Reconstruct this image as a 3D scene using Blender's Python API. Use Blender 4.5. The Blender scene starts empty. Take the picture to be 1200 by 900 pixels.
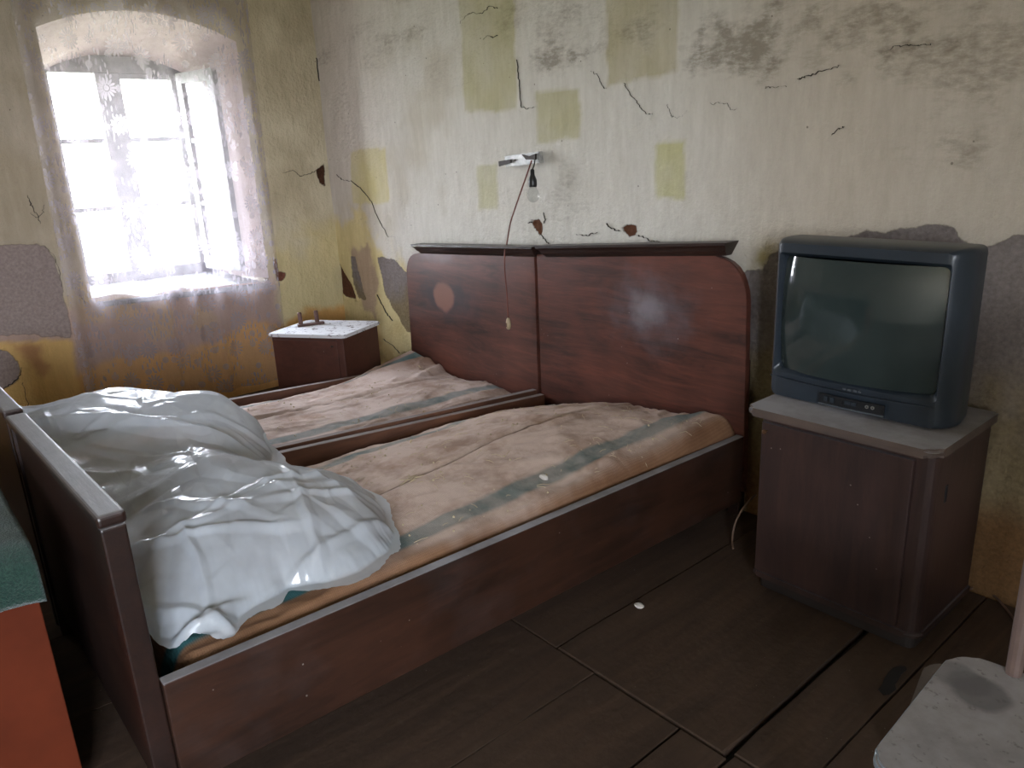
import bpy, bmesh, math, random
import numpy as np
from mathutils import Vector, Matrix
random.seed(7)
C = bpy.context.scene.collection
S = bpy.context.scene

# ------------------------------------------------------------------ camera
CAM = np.array([0.0, 0.0, 1.40]); FPX = 900.0; PP = np.array([600.0, 450.0])
def _ray(u, v): return np.array([u-PP[0], v-PP[1], FPX])
def _un(d): return d/np.linalg.norm(d)
_V = _un(_ray(740, 3400)); _Z = -_V
_Y = _un(_ray(1700, 150)); _Y = _un(_Y-np.dot(_Y, _Z)*_Z)
_X = np.cross(_Y, _Z)
if _X[0] < 0: _X = -_X
R = np.stack([_X, _Y, _Z])                       # world = R @ (right, down, forward)
def onz(u, v, z): d = R@_ray(u, v); return CAM+(z-CAM[2])/d[2]*d
def ony(u, v, y): d = R@_ray(u, v); return CAM+(y-CAM[1])/d[1]*d
def onx(u, v, x): d = R@_ray(u, v); return CAM+(x-CAM[0])/d[0]*d
cd = bpy.data.cameras.new('camera'); cd.sensor_width = 36; cd.lens = 27.0; cd.clip_start = 0.02
cam = bpy.data.objects.new('camera', cd); C.objects.link(cam); S.camera = cam
M = Matrix.Identity(4)
for i in range(3):
    M[i][0] = R[i, 0]; M[i][1] = -R[i, 1]; M[i][2] = -R[i, 2]; M[i][3] = CAM[i]
cam.matrix_world = M

# ------------------------------------------------------------------ world, light, exposure
S.view_settings.view_transform = 'Standard'; S.view_settings.look = 'None'
S.view_settings.gamma = 1; S.view_settings.use_curve_mapping = False
S.view_settings.exposure = 1.92
SKY = 22.0
w = bpy.data.worlds.new('overcast_sky'); S.world = w; w.use_nodes = True
nt = w.node_tree; nt.nodes.clear()
wo = nt.nodes.new('ShaderNodeOutputWorld'); bg = nt.nodes.new('ShaderNodeBackground')
tc = nt.nodes.new('ShaderNodeTexCoord'); sx = nt.nodes.new('ShaderNodeSeparateXYZ')
rp = nt.nodes.new('ShaderNodeValToRGB'); mr = nt.nodes.new('ShaderNodeMapRange')
nt.links.new(tc.outputs['Generated'], sx.inputs[0]); nt.links.new(sx.outputs['Z'], mr.inputs[0])
mr.inputs[1].default_value = -1; mr.inputs[2].default_value = 1
nt.links.new(mr.outputs[0], rp.inputs[0]); nt.links.new(rp.outputs[0], bg.inputs[0])
e = rp.color_ramp.elements
e[0].position = 0.44; e[0].color = (0.20, 0.22, 0.17, 1)
e[1].position = 0.50; e[1].color = (0.92, 0.95, 1.0, 1)
x = e.new(1.0); x.color = (0.72, 0.84, 1.0, 1)
bg.inputs[1].default_value = SKY
nt.links.new(bg.outputs[0], wo.inputs[0])
def portal(name, loc, rot, sx_, sy_):            # guides the sky light through a window opening
    l = bpy.data.lights.new(name, 'AREA'); l.shape = 'RECTANGLE'; l.size = sx_; l.size_y = sy_
    l.cycles.is_portal = True
    o = bpy.data.objects.new(name, l); o.location = loc; o.rotation_euler = rot; C.objects.link(o)
portal('daylight_portal', (-5.22, 1.40, 1.40), (0, -math.pi/2, 0), 1.5, 1.1)
portal('daylight_portal', (1.72, -1.25, 1.50), (0, math.pi/2, 0), 1.4, 1.5)  # at the added, unseen fill window

# ------------------------------------------------------------------ helpers
def tag(o, label=None, cat=None, group=None, kind=None):
    if label: o['label'] = label
    if cat: o['category'] = cat
    if group: o['group'] = group
    if kind: o['kind'] = kind
    return o
WL = {}
def empty(name, loc, label, cat, group=None):
    o = bpy.data.objects.new(name, None); o.location = loc; o.empty_display_size = .05
    C.objects.link(o); WL[o] = Vector(loc); return tag(o, label, cat, group)
def link(name, me, mat, parent=None, smooth=False):
    """meshes arrive in world coordinates; children are re-based on their parent"""
    off = WL.get(parent, Vector((0, 0, 0)))
    if off.length: me.transform(Matrix.Translation(-off))
    o = bpy.data.objects.new(name, me); C.objects.link(o)
    if mat: me.materials.append(mat)
    if parent: o.parent = parent
    WL[o] = off.copy()
    if smooth: me.shade_smooth()
    return o
def top(name, me, mat, loc, label, cat, group=None, smooth=False):
    """a one-mesh thing with its origin at loc"""
    me.transform(Matrix.Translation(-Vector(loc)))
    o = bpy.data.objects.new(name, me); o.location = loc; C.objects.link(o)
    if mat: me.materials.append(mat)
    if smooth: me.shade_smooth()
    WL[o] = Vector(loc)
    return tag(o, label, cat, group)
def bmesh_done(bm, name='m'):
    bmesh.ops.recalc_face_normals(bm, faces=bm.faces)
    me = bpy.data.meshes.new(name); bm.to_mesh(me); bm.free(); return me
def bevel(bm, w_, seg=2):
    if w_ > 0: bmesh.ops.bevel(bm, geom=list(bm.edges), offset=w_, segments=seg, affect='EDGES', profile=.5, clamp_overlap=True)
def hexa(p, bw=0, seg=2):                       # 8 corners: bottom 4 ccw, top 4 ccw
    bm = bmesh.new(); v = [bm.verts.new(q) for q in p]
    for f in ((0,3,2,1),(4,5,6,7),(0,1,5,4),(1,2,6,5),(2,3,7,6),(3,0,4,7)): bm.faces.new([v[i] for i in f])
    bevel(bm, bw, seg); return bmesh_done(bm)
def box(x0, x1, y0, y1, z0, z1, bw=0, seg=2):
    return hexa([(x0,y0,z0),(x1,y0,z0),(x1,y1,z0),(x0,y1,z0),(x0,y0,z1),(x1,y0,z1),(x1,y1,z1),(x0,y1,z1)], bw, seg)
def quadbox(q, z0, z1, bw=0, seg=2):            # plan quad (4 xy, ccw) extruded
    return hexa([(a[0], a[1], z0) for a in q]+[(a[0], a[1], z1) for a in q], bw, seg)
def prism(pts, d, bw=0, seg=2):                 # outline of 3D points extruded by vector d
    bm = bmesh.new(); d = Vector(d)
    a = [bm.verts.new(p) for p in pts]; b = [bm.verts.new(Vector(p)+d) for p in pts]; n = len(a)
    f0 = bm.faces.new(a); f1 = bm.faces.new(b[::-1])
    for i in range(n): bm.faces.new((a[i], a[(i+1) % n], b[(i+1) % n], b[i]))
    if bw:
        ed = [e_ for f in (f0, f1) for e_ in f.edges]
        bmesh.ops.bevel(bm, geom=ed, offset=bw, segments=seg, affect='EDGES', clamp_overlap=True)
    return bmesh_done(bm)
def spline(pts, n=8):
    P = [np.array(p, float) for p in pts]
    if len(P) < 3: return P
    P = [2*P[0]-P[1]]+P+[2*P[-1]-P[-2]]; out = []
    for i in range(1, len(P)-2):
        for k in range(n):
            t = k/n; a, b, c, d = P[i-1], P[i], P[i+1], P[i+2]
            out.append(.5*((2*b)+(c-a)*t+(2*a-5*b+4*c-d)*t*t+(3*b-a-3*c+d)*t**3))
    out.append(P[-2]); return out
def tube(pts, r, n=8, bm=None, cap=True):
    own = bm is None
    if own: bm = bmesh.new()
    P = [Vector(p) for p in pts]; rr = r if hasattr(r, '__len__') else [r]*len(P)
    rings = []; up = Vector((0, 0, 1))
    t0 = (P[1]-P[0]).normalized(); u = t0.orthogonal().normalized()
    for i, p in enumerate(P):
        t = (P[min(i+1, len(P)-1)]-P[max(i-1, 0)]).normalized()
        u = (u-t*u.dot(t)).normalized(); v = t.cross(u)
        rings.append([bm.verts.new(p+(u*math.cos(2*math.pi*k/n)+v*math.sin(2*math.pi*k/n))*rr[i]) for k in range(n)])
    for a, b in zip(rings, rings[1:]):
        for k in range(n): bm.faces.new((a[k], a[(k+1) % n], b[(k+1) % n], b[k]))
    if cap: bm.faces.new(rings[0][::-1]); bm.faces.new(rings[-1])
    return bmesh_done(bm) if own else None
def lathe(c, prof, n=20, axis='z'):             # prof: (radius, height) pairs
    bm = bmesh.new(); rings = []
    for r, h in prof:
        ring = []
        for k in range(n):
            a = 2*math.pi*k/n; p = (r*math.cos(a), r*math.sin(a), h)
            if axis == 'y': p = (p[0], -p[2], p[1])
            if axis == 'x': p = (p[2], p[0], p[1])
            ring.append(bm.verts.new(Vector(c)+Vector(p)))
        rings.append(ring)
    for a, b in zip(rings, rings[1:]):
        for k in range(n): bm.faces.new((a[k], a[(k+1) % n], b[(k+1) % n], b[k]))
    bm.faces.new(rings[0][::-1]); bm.faces.new(rings[-1])
    return bmesh_done(bm)
def gridmesh(P, wrap=False):                    # P: (n, m, 3) array
    n, m = P.shape[:2]; idx = np.arange(n*m).reshape(n, m)
    a = idx[:-1, :-1].ravel(); b = idx[1:, :-1].ravel(); c = idx[1:, 1:].ravel(); d = idx[:-1, 1:].ravel()
    F = np.stack([a, b, c, d], 1)
    if wrap: F = np.concatenate([F, np.stack([idx[:-1, -1], idx[1:, -1], idx[1:, 0], idx[:-1, 0]], 1)])
    me = bpy.data.meshes.new('g'); me.vertices.add(n*m); me.vertices.foreach_set('co', P.reshape(-1).astype(np.float32))
    k = len(F); me.loops.add(4*k); me.loops.foreach_set('vertex_index', F.reshape(-1).astype(np.int32))
    me.polygons.add(k); me.polygons.foreach_set('loop_start', (np.arange(k)*4).astype(np.int32))
    me.update(calc_edges=True); me.validate(); return me
def vattr(me, name, arr, kind='FLOAT'):
    a = me.attributes.new(name, kind, 'POINT')
    a.data.foreach_set('value' if kind == 'FLOAT' else ('color' if kind == 'FLOAT_COLOR' else 'vector'), np.ascontiguousarray(arr, np.float32).reshape(-1))
def addquads(P4):                               # ribbons
    bm = bmesh.new()
    for q in P4: bm.faces.new([bm.verts.new(p) for p in q])
    return bm
# numpy noise
def vnoise(x, y, seed=0):
    xi = np.floor(x).astype(np.int64); yi = np.floor(y).astype(np.int64); fx = x-xi; fy = y-yi
    fx = fx*fx*(3-2*fx); fy = fy*fy*(3-2*fy)
    def h(a, b):
        n = (a*374761393+b*668265263+seed*144665) & 0x7fffffff
        n = ((n ^ (n >> 13))*1274126177) & 0x7fffffff
        return ((n ^ (n >> 16)) & 0xffff)/65535.0
    return (h(xi, yi)*(1-fx)+h(xi+1, yi)*fx)*(1-fy)+(h(xi, yi+1)*(1-fx)+h(xi+1, yi+1)*fx)*fy
def fbm(x, y, seed=0, o=4):
    s = 0; a = .5; t = 0
    for i in range(o): s = s+a*vnoise(x*2**i+17.3*i, y*2**i+5.1*i, seed+i); t += a; a *= .55
    return s/t-.5
def sdpoly(px, py, poly):                       # >0 inside
    d = np.full(px.shape, 1e9); ins = np.zeros(px.shape, bool); n = len(poly)
    for i in range(n):
        ax, ay = poly[i]; bx, by = poly[(i+1) % n]
        ex, ey = bx-ax, by-ay; wx, wy = px-ax, py-ay
        t = np.clip((wx*ex+wy*ey)/(ex*ex+ey*ey+1e-12), 0, 1)
        d = np.minimum(d, np.hypot(wx-ex*t, wy-ey*t))
        c = ((ay > py) != (by > py)) & (px < (bx-ax)*(py-ay)/(by-ay+1e-12)+ax)
        ins ^= c
    return np.where(ins, d, -d)
def sm(x, a, b): t = np.clip((x-a)/(b-a), 0, 1); return t*t*(3-2*t)
def srgb(r, g, b):
    return tuple(((c/255)/12.92 if c/255 <= .04045 else ((c/255+.055)/1.055)**2.4) for c in (r, g, b))

# ------------------------------------------------------------------ materials
class NT:
    def __init__(s, name):
        s.m = bpy.data.materials.new(name); s.m.use_nodes = True; s.t = s.m.node_tree; s.t.nodes.clear()
        s.out = s.n('ShaderNodeOutputMaterial'); s._pos = None
    def n(s, k, **kw):
        o = s.t.nodes.new(k)
        for a, b in kw.items(): setattr(o, a, b)
        return o
    def L(s, a, b): s.t.links.new(a, b)
    def inp(s, sock, v):
        if hasattr(v, 'links'): s.L(v, sock)
        elif isinstance(v, (tuple, list)) and sock.type == 'RGBA' and len(v) == 3: sock.default_value = (*v, 1)
        else: sock.default_value = v
    def pos(s):
        if s._pos is None: s._pos = s.n('ShaderNodeNewGeometry')
        return s._pos.outputs['Position']
    def mapped(s, scale=(1,1,1), loc=(0,0,0), rot=(0,0,0), src=None):
        m = s.n('ShaderNodeMapping'); s.L(src or s.pos(), m.inputs[0])
        m.inputs['Scale'].default_value = scale; m.inputs['Location'].default_value = loc; m.inputs['Rotation'].default_value = rot
        return m.outputs[0]
    def noise(s, scale, detail=4, vec=None, rough=.55, dist=0):
        o = s.n('ShaderNodeTexNoise'); s.L(vec or s.pos(), o.inputs['Vector'])
        o.inputs['Scale'].default_value = scale; o.inputs['Detail'].default_value = detail
        o.inputs['Roughness'].default_value = rough; o.inputs['Distortion'].default_value = dist
        return o.outputs[0]
    def rng(s, v, a, b, c=0., d=1., smooth=False):
        o = s.n('ShaderNodeMapRange'); s.inp(o.inputs[0], v)
        if smooth: o.interpolation_type = 'SMOOTHSTEP'
        for i, q in enumerate((a, b, c, d)): s.inp(o.inputs[i+1], q)
        return o.outputs[0]
    def math(s, op, a, b=0., c=0.):
        o = s.n('ShaderNodeMath', operation=op)
        s.inp(o.inputs[0], a); s.inp(o.inputs[1], b); s.inp(o.inputs[2], c); return o.outputs[0]
    def mix(s, f, a, b, mode='MIX'):
        o = s.n('ShaderNodeMix', data_type='RGBA', blend_type=mode)
        s.inp(o.inputs[0], f); s.inp(o.inputs[6], a); s.inp(o.inputs[7], b); return o.outputs[2]
    def attr(s, name, col=False):
        o = s.n('ShaderNodeAttribute', attribute_name=name); return o.outputs['Color' if col else 'Fac']
    def bump(s, h, strength=.3, dist=.01, nrm=None):
        o = s.n('ShaderNodeBump'); s.L(h, o.inputs['Height']); o.inputs['Strength'].default_value = strength
        o.inputs['Distance'].default_value = dist
        if nrm: s.L(nrm, o.inputs['Normal'])
        return o.outputs[0]
    def bsdf(s, col, rough=.6, nrm=None, metal=0., spec=.5, **kw):
        o = s.n('ShaderNodeBsdfPrincipled'); s.inp(o.inputs['Base Color'], col); s.inp(o.inputs['Roughness'], rough)
        s.inp(o.inputs['Metallic'], metal); s.inp(o.inputs['Specular IOR Level'], spec)
        for a, b in kw.items(): s.inp(o.inputs[a.replace('_', ' ')], b)
        if nrm: s.L(nrm, o.inputs['Normal'])
        s.last = o; return o.outputs[0]
    def end(s, sh): s.L(sh, s.out.inputs[0]); return s.m

def m_plain(name, col, rough=.6, metal=0., spec=.5, var=.15, scale=20, bmp=.1):
    t = NT(name); n = t.noise(scale, 4)
    c = t.mix(t.rng(n, .3, .7), tuple(v*(1-var) for v in col), tuple(min(1, v*(1+var)) for v in col))
    return t.end(t.bsdf(c, rough, t.bump(t.noise(scale*6, 2), bmp, .002), metal, spec))

def m_plaster():
    t = NT('old_limewashed_plaster')
    col = t.attr('col', True); pk = t.attr('peelcol', True)
    n1 = t.noise(55, 3); n2 = t.noise(240, 3)
    pf = t.math('ADD', t.attr('peel'), t.math('MULTIPLY', t.math('SUBTRACT', n1, .5), .012))
    fac = t.rng(pf, -.0012, .0012)
    edge = t.math('SUBTRACT', 1., t.rng(t.math('ABSOLUTE', t.math('ADD', pf, .001)), .0, .0035))
    streak = t.noise(30, 4, t.mapped((1, 1, .22)), .65)
    c = t.mix(t.rng(streak, .25, .75, .0, 1.), t.mix(1., col, (.90, .89, .87), 'MULTIPLY'), t.mix(1., col, (1.08, 1.08, 1.08), 'MULTIPLY'))
    sn = t.noise(24, 6, t.mapped((1, 1, 2.4)), .72); stn = t.attr('stain')
    sf = t.math('MULTIPLY', t.rng(t.math('ADD', sn, t.math('MULTIPLY', stn, .42)), .52, .78), t.rng(stn, .02, .5))
    c = t.mix(t.math('MULTIPLY', sf, .62), c, (.15, .115, .075))
    # fly specks and pock marks
    vo = t.n('ShaderNodeTexVoronoi'); t.L(t.pos(), vo.inputs['Vector']); vo.inputs['Scale'].default_value = 14
    sp = t.math('MULTIPLY', t.math('LESS_THAN', vo.outputs['Distance'], .055), t.math('GREATER_THAN', t.noise(3.1, 2), .53))
    c = t.mix(t.math('MULTIPLY', sp, .6), c, (.07, .055, .04))
    pc = t.mix(t.rng(t.noise(70, 5), .3, .7), t.mix(1., pk, (.80, .79, .78), 'MULTIPLY'), t.mix(1., pk, (1.14, 1.13, 1.12), 'MULTIPLY'))
    c = t.mix(fac, c, pc); c = t.mix(t.math('MULTIPLY', edge, .5), c, (.055, .04, .03))
    h = t.math('ADD', t.math('MULTIPLY', streak, .8), t.math('ADD', t.math('MULTIPLY', n1, .9), t.math('MULTIPLY', n2, .25)))
    h = t.math('ADD', h, t.math('MULTIPLY', t.noise(9, 3), 1.6))
    return t.end(t.bsdf(c, .93, t.bump(h, .75, .012), spec=.15))

def m_wood(name, base, dark, rough=.42, axis='x', dust=.5, marks=None, spec=.5, dustcol=(.30, .27, .26), veneer=1.0):
    t = NT(name)
    sc = {'x': (.9, 7, 7), 'y': (7, .9, 7), 'z': (7, 7, .9)}[axis]
    g = t.noise(2.6, 7, t.mapped(sc), .68, 1.2)
    f = t.noise(16, 3, t.mapped(sc), .6)
    blot = t.noise(2.6, 3, rough=.5)
    c = t.mix(t.rng(g, .32, .68), dark, base)
    c = t.mix(t.math('MULTIPLY', t.rng(f, .4, .7), .35), c, dark)
    c = t.mix(t.math('MULTIPLY', t.rng(blot, .45, .75), .45*veneer), c, tuple(min(1, v*1.7) for v in base))
    # grey dust lies on what faces up, thin film elsewhere
    geo = t.n('ShaderNodeNewGeometry'); sz = t.n('ShaderNodeSeparateXYZ'); t.L(geo.outputs['True Normal'], sz.inputs[0])
    up = t.rng(sz.outputs['Z'], .55, .95)
    dn = t.rng(t.noise(7, 5, rough=.65), .28, .62)
    d = t.math('ADD', t.math('MULTIPLY', up, t.math('MULTIPLY_ADD', dn, .5, .42)), t.math('MULTIPLY', t.rng(t.noise(3.3, 5, rough=.7), .5, .8), .05))
    d = t.math('MULTIPLY', d, dust)
    c = t.mix(d, c, dustcol)
    r = t.math('ADD', t.math('MULTIPLY', d, .45), rough)
    if marks:
        for (p, rx, col, amt, inner) in marks:
            m = t.n('ShaderNodeVectorMath', operation='SUBTRACT'); t.L(t.pos(), m.inputs[0]); m.inputs[1].default_value = tuple(p)
            m2 = t.n('ShaderNodeVectorMath', operation='DIVIDE'); t.L(m.outputs[0], m2.inputs[0]); m2.inputs[1].default_value = rx
            ln = t.n('ShaderNodeVectorMath', operation='LENGTH'); t.L(m2.outputs[0], ln.inputs[0])
            dd = t.math('ADD', ln.outputs['Value'], t.math('MULTIPLY', t.math('SUBTRACT', t.noise(11, 4), .5), 1.1 if inner < .5 else .55))
            c = t.mix(t.math('MULTIPLY', t.rng(dd, inner, 1., 1., 0., True), amt), c, col)
    vo = t.n('ShaderNodeTexVoronoi'); t.L(t.pos(), vo.inputs['Vector']); vo.inputs['Scale'].default_value = 22
    sp = t.math('MULTIPLY', t.math('LESS_THAN', vo.outputs['Distance'], .05), t.math('GREATER_THAN', t.noise(5, 2), .56))
    c = t.mix(t.math('MULTIPLY', sp, .5), c, (.35, .32, .29))
    return t.end(t.bsdf(c, r, t.bump(t.math('ADD', f, t.math('MULTIPLY', g, .6)), .12, .004), spec=spec))

def m_burlap(name, dustcol, stripes, seam):
    t = NT(name)
    u = t.attr('across'); 
    jig = t.math('MULTIPLY', t.math('SUBTRACT', t.noise(6, 3), .5), .02)
    uu = t.math('ADD', u, jig)
    base = t.mix(t.rng(t.noise(5, 5, rough=.6), .35, .68), (.175, .088, .046), (.27, .145, .080))
    c = base
    dn = t.rng(t.noise(5.5, 6, rough=.68), .34, .56)
    dust = t.math('MULTIPLY', t.attr('dust'), t.math('MULTIPLY_ADD', dn, .62, .36))
    fade = t.math('MULTIPLY_ADD', dust, -.25, .85)
    for s0, s1 in stripes:
        ctr = (s0+s1)/2; hw = (s1-s0)/2
        f = t.rng(t.math('ABSOLUTE', t.math('SUBTRACT', uu, ctr)), hw-.008, hw+.008, 1., 0.)
        c = t.mix(t.math('MULTIPLY', f, .95), c, (.020, .090, .095)); fsum = f if s0 == stripes[0][0] else t.math('MAXIMUM', fsum, f)
    c = t.mix(t.math('MULTIPLY', dust, t.math('MULTIPLY_ADD', fsum, -.30, .72)), c, dustcol)
    sf = t.rng(t.math('ABSOLUTE', t.math('SUBTRACT', t.math('ADD', u, t.math('MULTIPLY', jig, .3)), seam)), .0015, .004, 1., 0.)
    c = t.mix(t.math('MULTIPLY', sf, .6), c, (.05, .03, .02))
    # woven threads: two crossing waves along the cloth's own directions
    w1 = t.n('ShaderNodeTexWave'); t.L(t.mapped((1, 0, 0)), w1.inputs[0]); w1.inputs['Scale'].default_value = 62; w1.inputs['Distortion'].default_value = 1.5
    w2 = t.n('ShaderNodeTexWave', bands_direction='Y'); t.L(t.mapped((0, 1, 0)), w2.inputs[0]); w2.inputs['Scale'].default_value = 62; w2.inputs['Distortion'].default_value = 1.5
    wv = t.math('MULTIPLY', w1.outputs['Fac'], w2.outputs['Fac'])
    c = t.mix(1., c, t.mix(wv, (.90, .89, .88), (1.12, 1.12, 1.12)), 'MULTIPLY')
    h = t.math('ADD', t.math('MULTIPLY', wv, .15), t.math('ADD', t.noise(26, 4), t.math('MULTIPLY', t.noise(300, 2), .3)))
    return t.end(t.bsdf(c, .95, t.bump(h, .5, .006), spec=.1))

def m_floorwood():
    t = NT('worn_dark_floorboard')
    oi = t.n('ShaderNodeObjectInfo')
    mp = t.mapped((9, .9, 9)); 
    g = t.noise(2.4, 5, mp, .6, .6)
    big = t.noise(2.0, 5, rough=.6)
    c = t.mix(t.rng(g, .3, .7), (.036, .021, .013), (.074, .042, .025))
    c = t.mix(t.math('MULTIPLY', t.rng(big, .45, .7), .5), c, (.058, .038, .026))
    c = t.mix(t.math('MULTIPLY', oi.outputs['Random'], .25), c, (.040, .022, .014))
    c = t.mix(t.math('MULTIPLY', t.rng(t.noise(45, 4, rough=.7), .58, .74), .4), c, (.085, .065, .048))
    vo = t.n('ShaderNodeTexVoronoi'); t.L(t.pos(), vo.inputs['Vector']); vo.inputs['Scale'].default_value = 26
    sp = t.math('MULTIPLY', t.math('LESS_THAN', vo.outputs['Distance'], .045), t.math('GREATER_THAN', t.noise(4, 2), .54))
    c = t.mix(t.math('MULTIPLY', sp, .6), c, (.2, .17, .13))
    h = t.math('ADD', g, t.math('ADD', t.noise(35, 4), t.noise(6, 3)))
    return t.end(t.bsdf(c, .68, t.bump(h, .35, .006), spec=.35))

def m_curtain():
    """machine-made net curtain: sheer net with flowers (daisy heads) and leaf sprigs woven denser"""
    t = NT('lace_net'); uv = t.n('ShaderNodeUVMap').outputs[0]
    def flower(scale, rnd, k, R0, off):
        v = t.n('ShaderNodeTexVoronoi', voronoi_dimensions='2D'); m = t.mapped((scale, scale, 1), off, src=uv); t.L(m, v.inputs['Vector'])
        v.inputs['Scale'].default_value = 1; v.inputs['Randomness'].default_value = rnd
        d = t.n('ShaderNodeVectorMath', operation='SUBTRACT'); t.L(m, d.inputs[0]); t.L(v.outputs['Position'], d.inputs[1])
        s = t.n('ShaderNodeSeparateXYZ'); t.L(d.outputs[0], s.inputs[0])
        th = t.math('ARCTAN2', s.outputs['Y'], s.outputs['X']); r = v.outputs['Distance']
        cs = t.math('ABSOLUTE', t.math('COSINE', t.math('MULTIPLY', th, k/2)))
        lim = t.math('MULTIPLY_ADD', cs, R0*.45, R0*.6)
        ins = t.math('LESS_THAN', r, lim)
        core = t.math('LESS_THAN', r, R0*.28)
        ring = t.math('MULTIPLY', t.math('GREATER_THAN', r, R0*.28), t.math('LESS_THAN', r, R0*.36))
        vein = t.math('LESS_THAN', cs, .22)
        a = t.math('MULTIPLY', ins, t.math('SUBTRACT', 1., t.math('MULTIPLY', t.math('MAXIMUM', ring, t.math('MULTIPLY', vein, t.math('SUBTRACT', 1., core))), .75)))
        return a
    a = flower(5.2, .75, 14, .26, (0, 0, 0))
    b = flower(8.5, .9, 10, .17, (3.3, 1.7, 0))
    def leaves(ang, sc, off):
        v = t.n('ShaderNodeTexVoronoi', voronoi_dimensions='2D')
        t.L(t.mapped((sc, sc*.32, 1), off, (0, 0, ang), src=uv), v.inputs['Vector']); v.inputs['Scale'].default_value = 1
        return t.math('LESS_THAN', v.outputs['Distance'], .20)
    gate = t.math('GREATER_THAN', t.noise(5.5, 1, t.mapped((1, 1, 1), (7, 2, 0), src=uv)), .50)
    lv = t.math('MULTIPLY', t.math('MAXIMUM', leaves(.7, 42, (0, 0, 0)), leaves(-.8, 46, (5, 3, 0))), gate)
    pat = t.math('MAXIMUM', t.math('MAXIMUM', a, b), lv)
    # the flowered border bands are denser than the plain net between them
    cov = t.math('MULTIPLY_ADD', pat, .24, t.math('MULTIPLY_ADD', t.noise(40, 2, src_uv(t, uv)), .06, .175))
    fold = t.attr('fold'); cov = t.math('ADD', cov, t.math('MULTIPLY', fold, .10))
    tr = t.n('ShaderNodeBsdfTransparent'); tl = t.n('ShaderNodeBsdfTranslucent'); df = t.n('ShaderNodeBsdfDiffuse')
    for q in (tl, df): q.inputs['Color'].default_value = (.60, .54, .58, 1)
    m1 = t.n('ShaderNodeMixShader'); m1.inputs[0].default_value = .5; t.L(df.outputs[0], m1.inputs[1]); t.L(tl.outputs[0], m1.inputs[2])
    m2 = t.n('ShaderNodeMixShader'); t.L(cov, m2.inputs[0]); t.L(tr.outputs[0], m2.inputs[1]); t.L(m1.outputs[0], m2.inputs[2])
    return t.end(m2.outputs[0])
def src_uv(t, uv): return uv
def m_film():
    t = NT('clear_milky_plastic_film')
    n = t.noise(18, 4, rough=.6); n2 = t.noise(7, 3)
    h = t.math('ADD', n, t.math('MULTIPLY', t.noise(60, 3), .3))
    nr = t.bump(h, .07, .006)
    tr = t.n('ShaderNodeBsdfTransparent'); tr.inputs[0].default_value = (.97, .98, 1, 1)
    tl = t.n('ShaderNodeBsdfTranslucent'); df = t.n('ShaderNodeBsdfDiffuse'); gl = t.n('ShaderNodeBsdfGlossy')
    for q in (tl, df): q.inputs['Color'].default_value = (.80, .85, .91, 1); t.L(nr, q.inputs['Normal'])
    gl.inputs['Roughness'].default_value = .17; gl.inputs['Color'].default_value = (1, 1, 1, 1); t.L(nr, gl.inputs['Normal'])
    a = t.n('ShaderNodeMixShader'); a.inputs[0].default_value = .5; t.L(df.outputs[0], a.inputs[1]); t.L(tl.outputs[0], a.inputs[2])
    b = t.n('ShaderNodeMixShader'); t.L(t.math('MULTIPLY_ADD', t.rng(n2, .35, .65), .18, .76), b.inputs[0]); t.L(tr.outputs[0], b.inputs[1]); t.L(a.outputs[0], b.inputs[2])
    fr = t.n('ShaderNodeLayerWeight'); fr.inputs[0].default_value = .25; t.L(nr, fr.inputs['Normal'])
    c = t.n('ShaderNodeMixShader'); t.L(t.math('MULTIPLY_ADD', t.math('POWER', fr.outputs['Facing'], 3.), .30, .045), c.inputs[0]); t.L(b.outputs[0], c.inputs[1]); t.L(gl.outputs[0], c.inputs[2])
    return t.end(c.outputs[0])
def m_glass(name, tint=(.97, .98, 1.), rough=.03, refl=1.0, haze=0.06):
    t = NT(name); tr = t.n('ShaderNodeBsdfTransparent'); tr.inputs[0].default_value = (*tint, 1)
    gl = t.n('ShaderNodeBsdfGlossy'); gl.inputs['Roughness'].default_value = rough
    df = t.n('ShaderNodeBsdfDiffuse'); df.inputs[0].default_value = (.5, .5, .48, 1)
    lw = t.n('ShaderNodeLayerWeight'); lw.inputs[0].default_value = .5; fr = t.math('MULTIPLY_ADD', t.math('POWER', lw.outputs['Facing'], 4.), .9, .045)
    a = t.n('ShaderNodeMixShader'); a.inputs[0].default_value = haze; t.L(tr.outputs[0], a.inputs[1]); t.L(df.outputs[0], a.inputs[2])
    b = t.n('ShaderNodeMixShader'); t.L(t.math('MULTIPLY', fr, refl), b.inputs[0]); t.L(a.outputs[0], b.inputs[1]); t.L(gl.outputs[0], b.inputs[2])
    return t.end(b.outputs[0])

PLASTER = m_plaster()
FLOORW = m_floorwood()
hbL = ony(520, 348, 2.36); hbR = ony(757, 360, 2.36)
WOOD_H1 = m_wood('veneered_headboard_wood', (.125, .042, .027), (.028, .013, .010), .40, 'x', .5,
    [((hbL[0]+.03, 2.36, hbL[2]-.01), (.36, 1, .15), (.020, .018, .022), .75, .3), ((hbL[0], 2.36, hbL[2]), (.105, 1, .095), (.20, .085, .055), .9, .70),
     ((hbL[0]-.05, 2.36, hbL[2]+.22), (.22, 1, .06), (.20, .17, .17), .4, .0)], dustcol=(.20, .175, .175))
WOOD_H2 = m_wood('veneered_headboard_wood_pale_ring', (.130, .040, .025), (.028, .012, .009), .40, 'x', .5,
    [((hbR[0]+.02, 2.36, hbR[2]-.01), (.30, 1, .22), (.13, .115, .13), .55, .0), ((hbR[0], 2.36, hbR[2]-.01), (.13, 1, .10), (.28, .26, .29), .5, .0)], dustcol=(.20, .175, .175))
WOOD_BED = m_wood('bed_side_wood', (.044, .017, .0095), (.016, .008, .005), .40, 'y', .85, dustcol=(.36, .35, .37))
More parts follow.
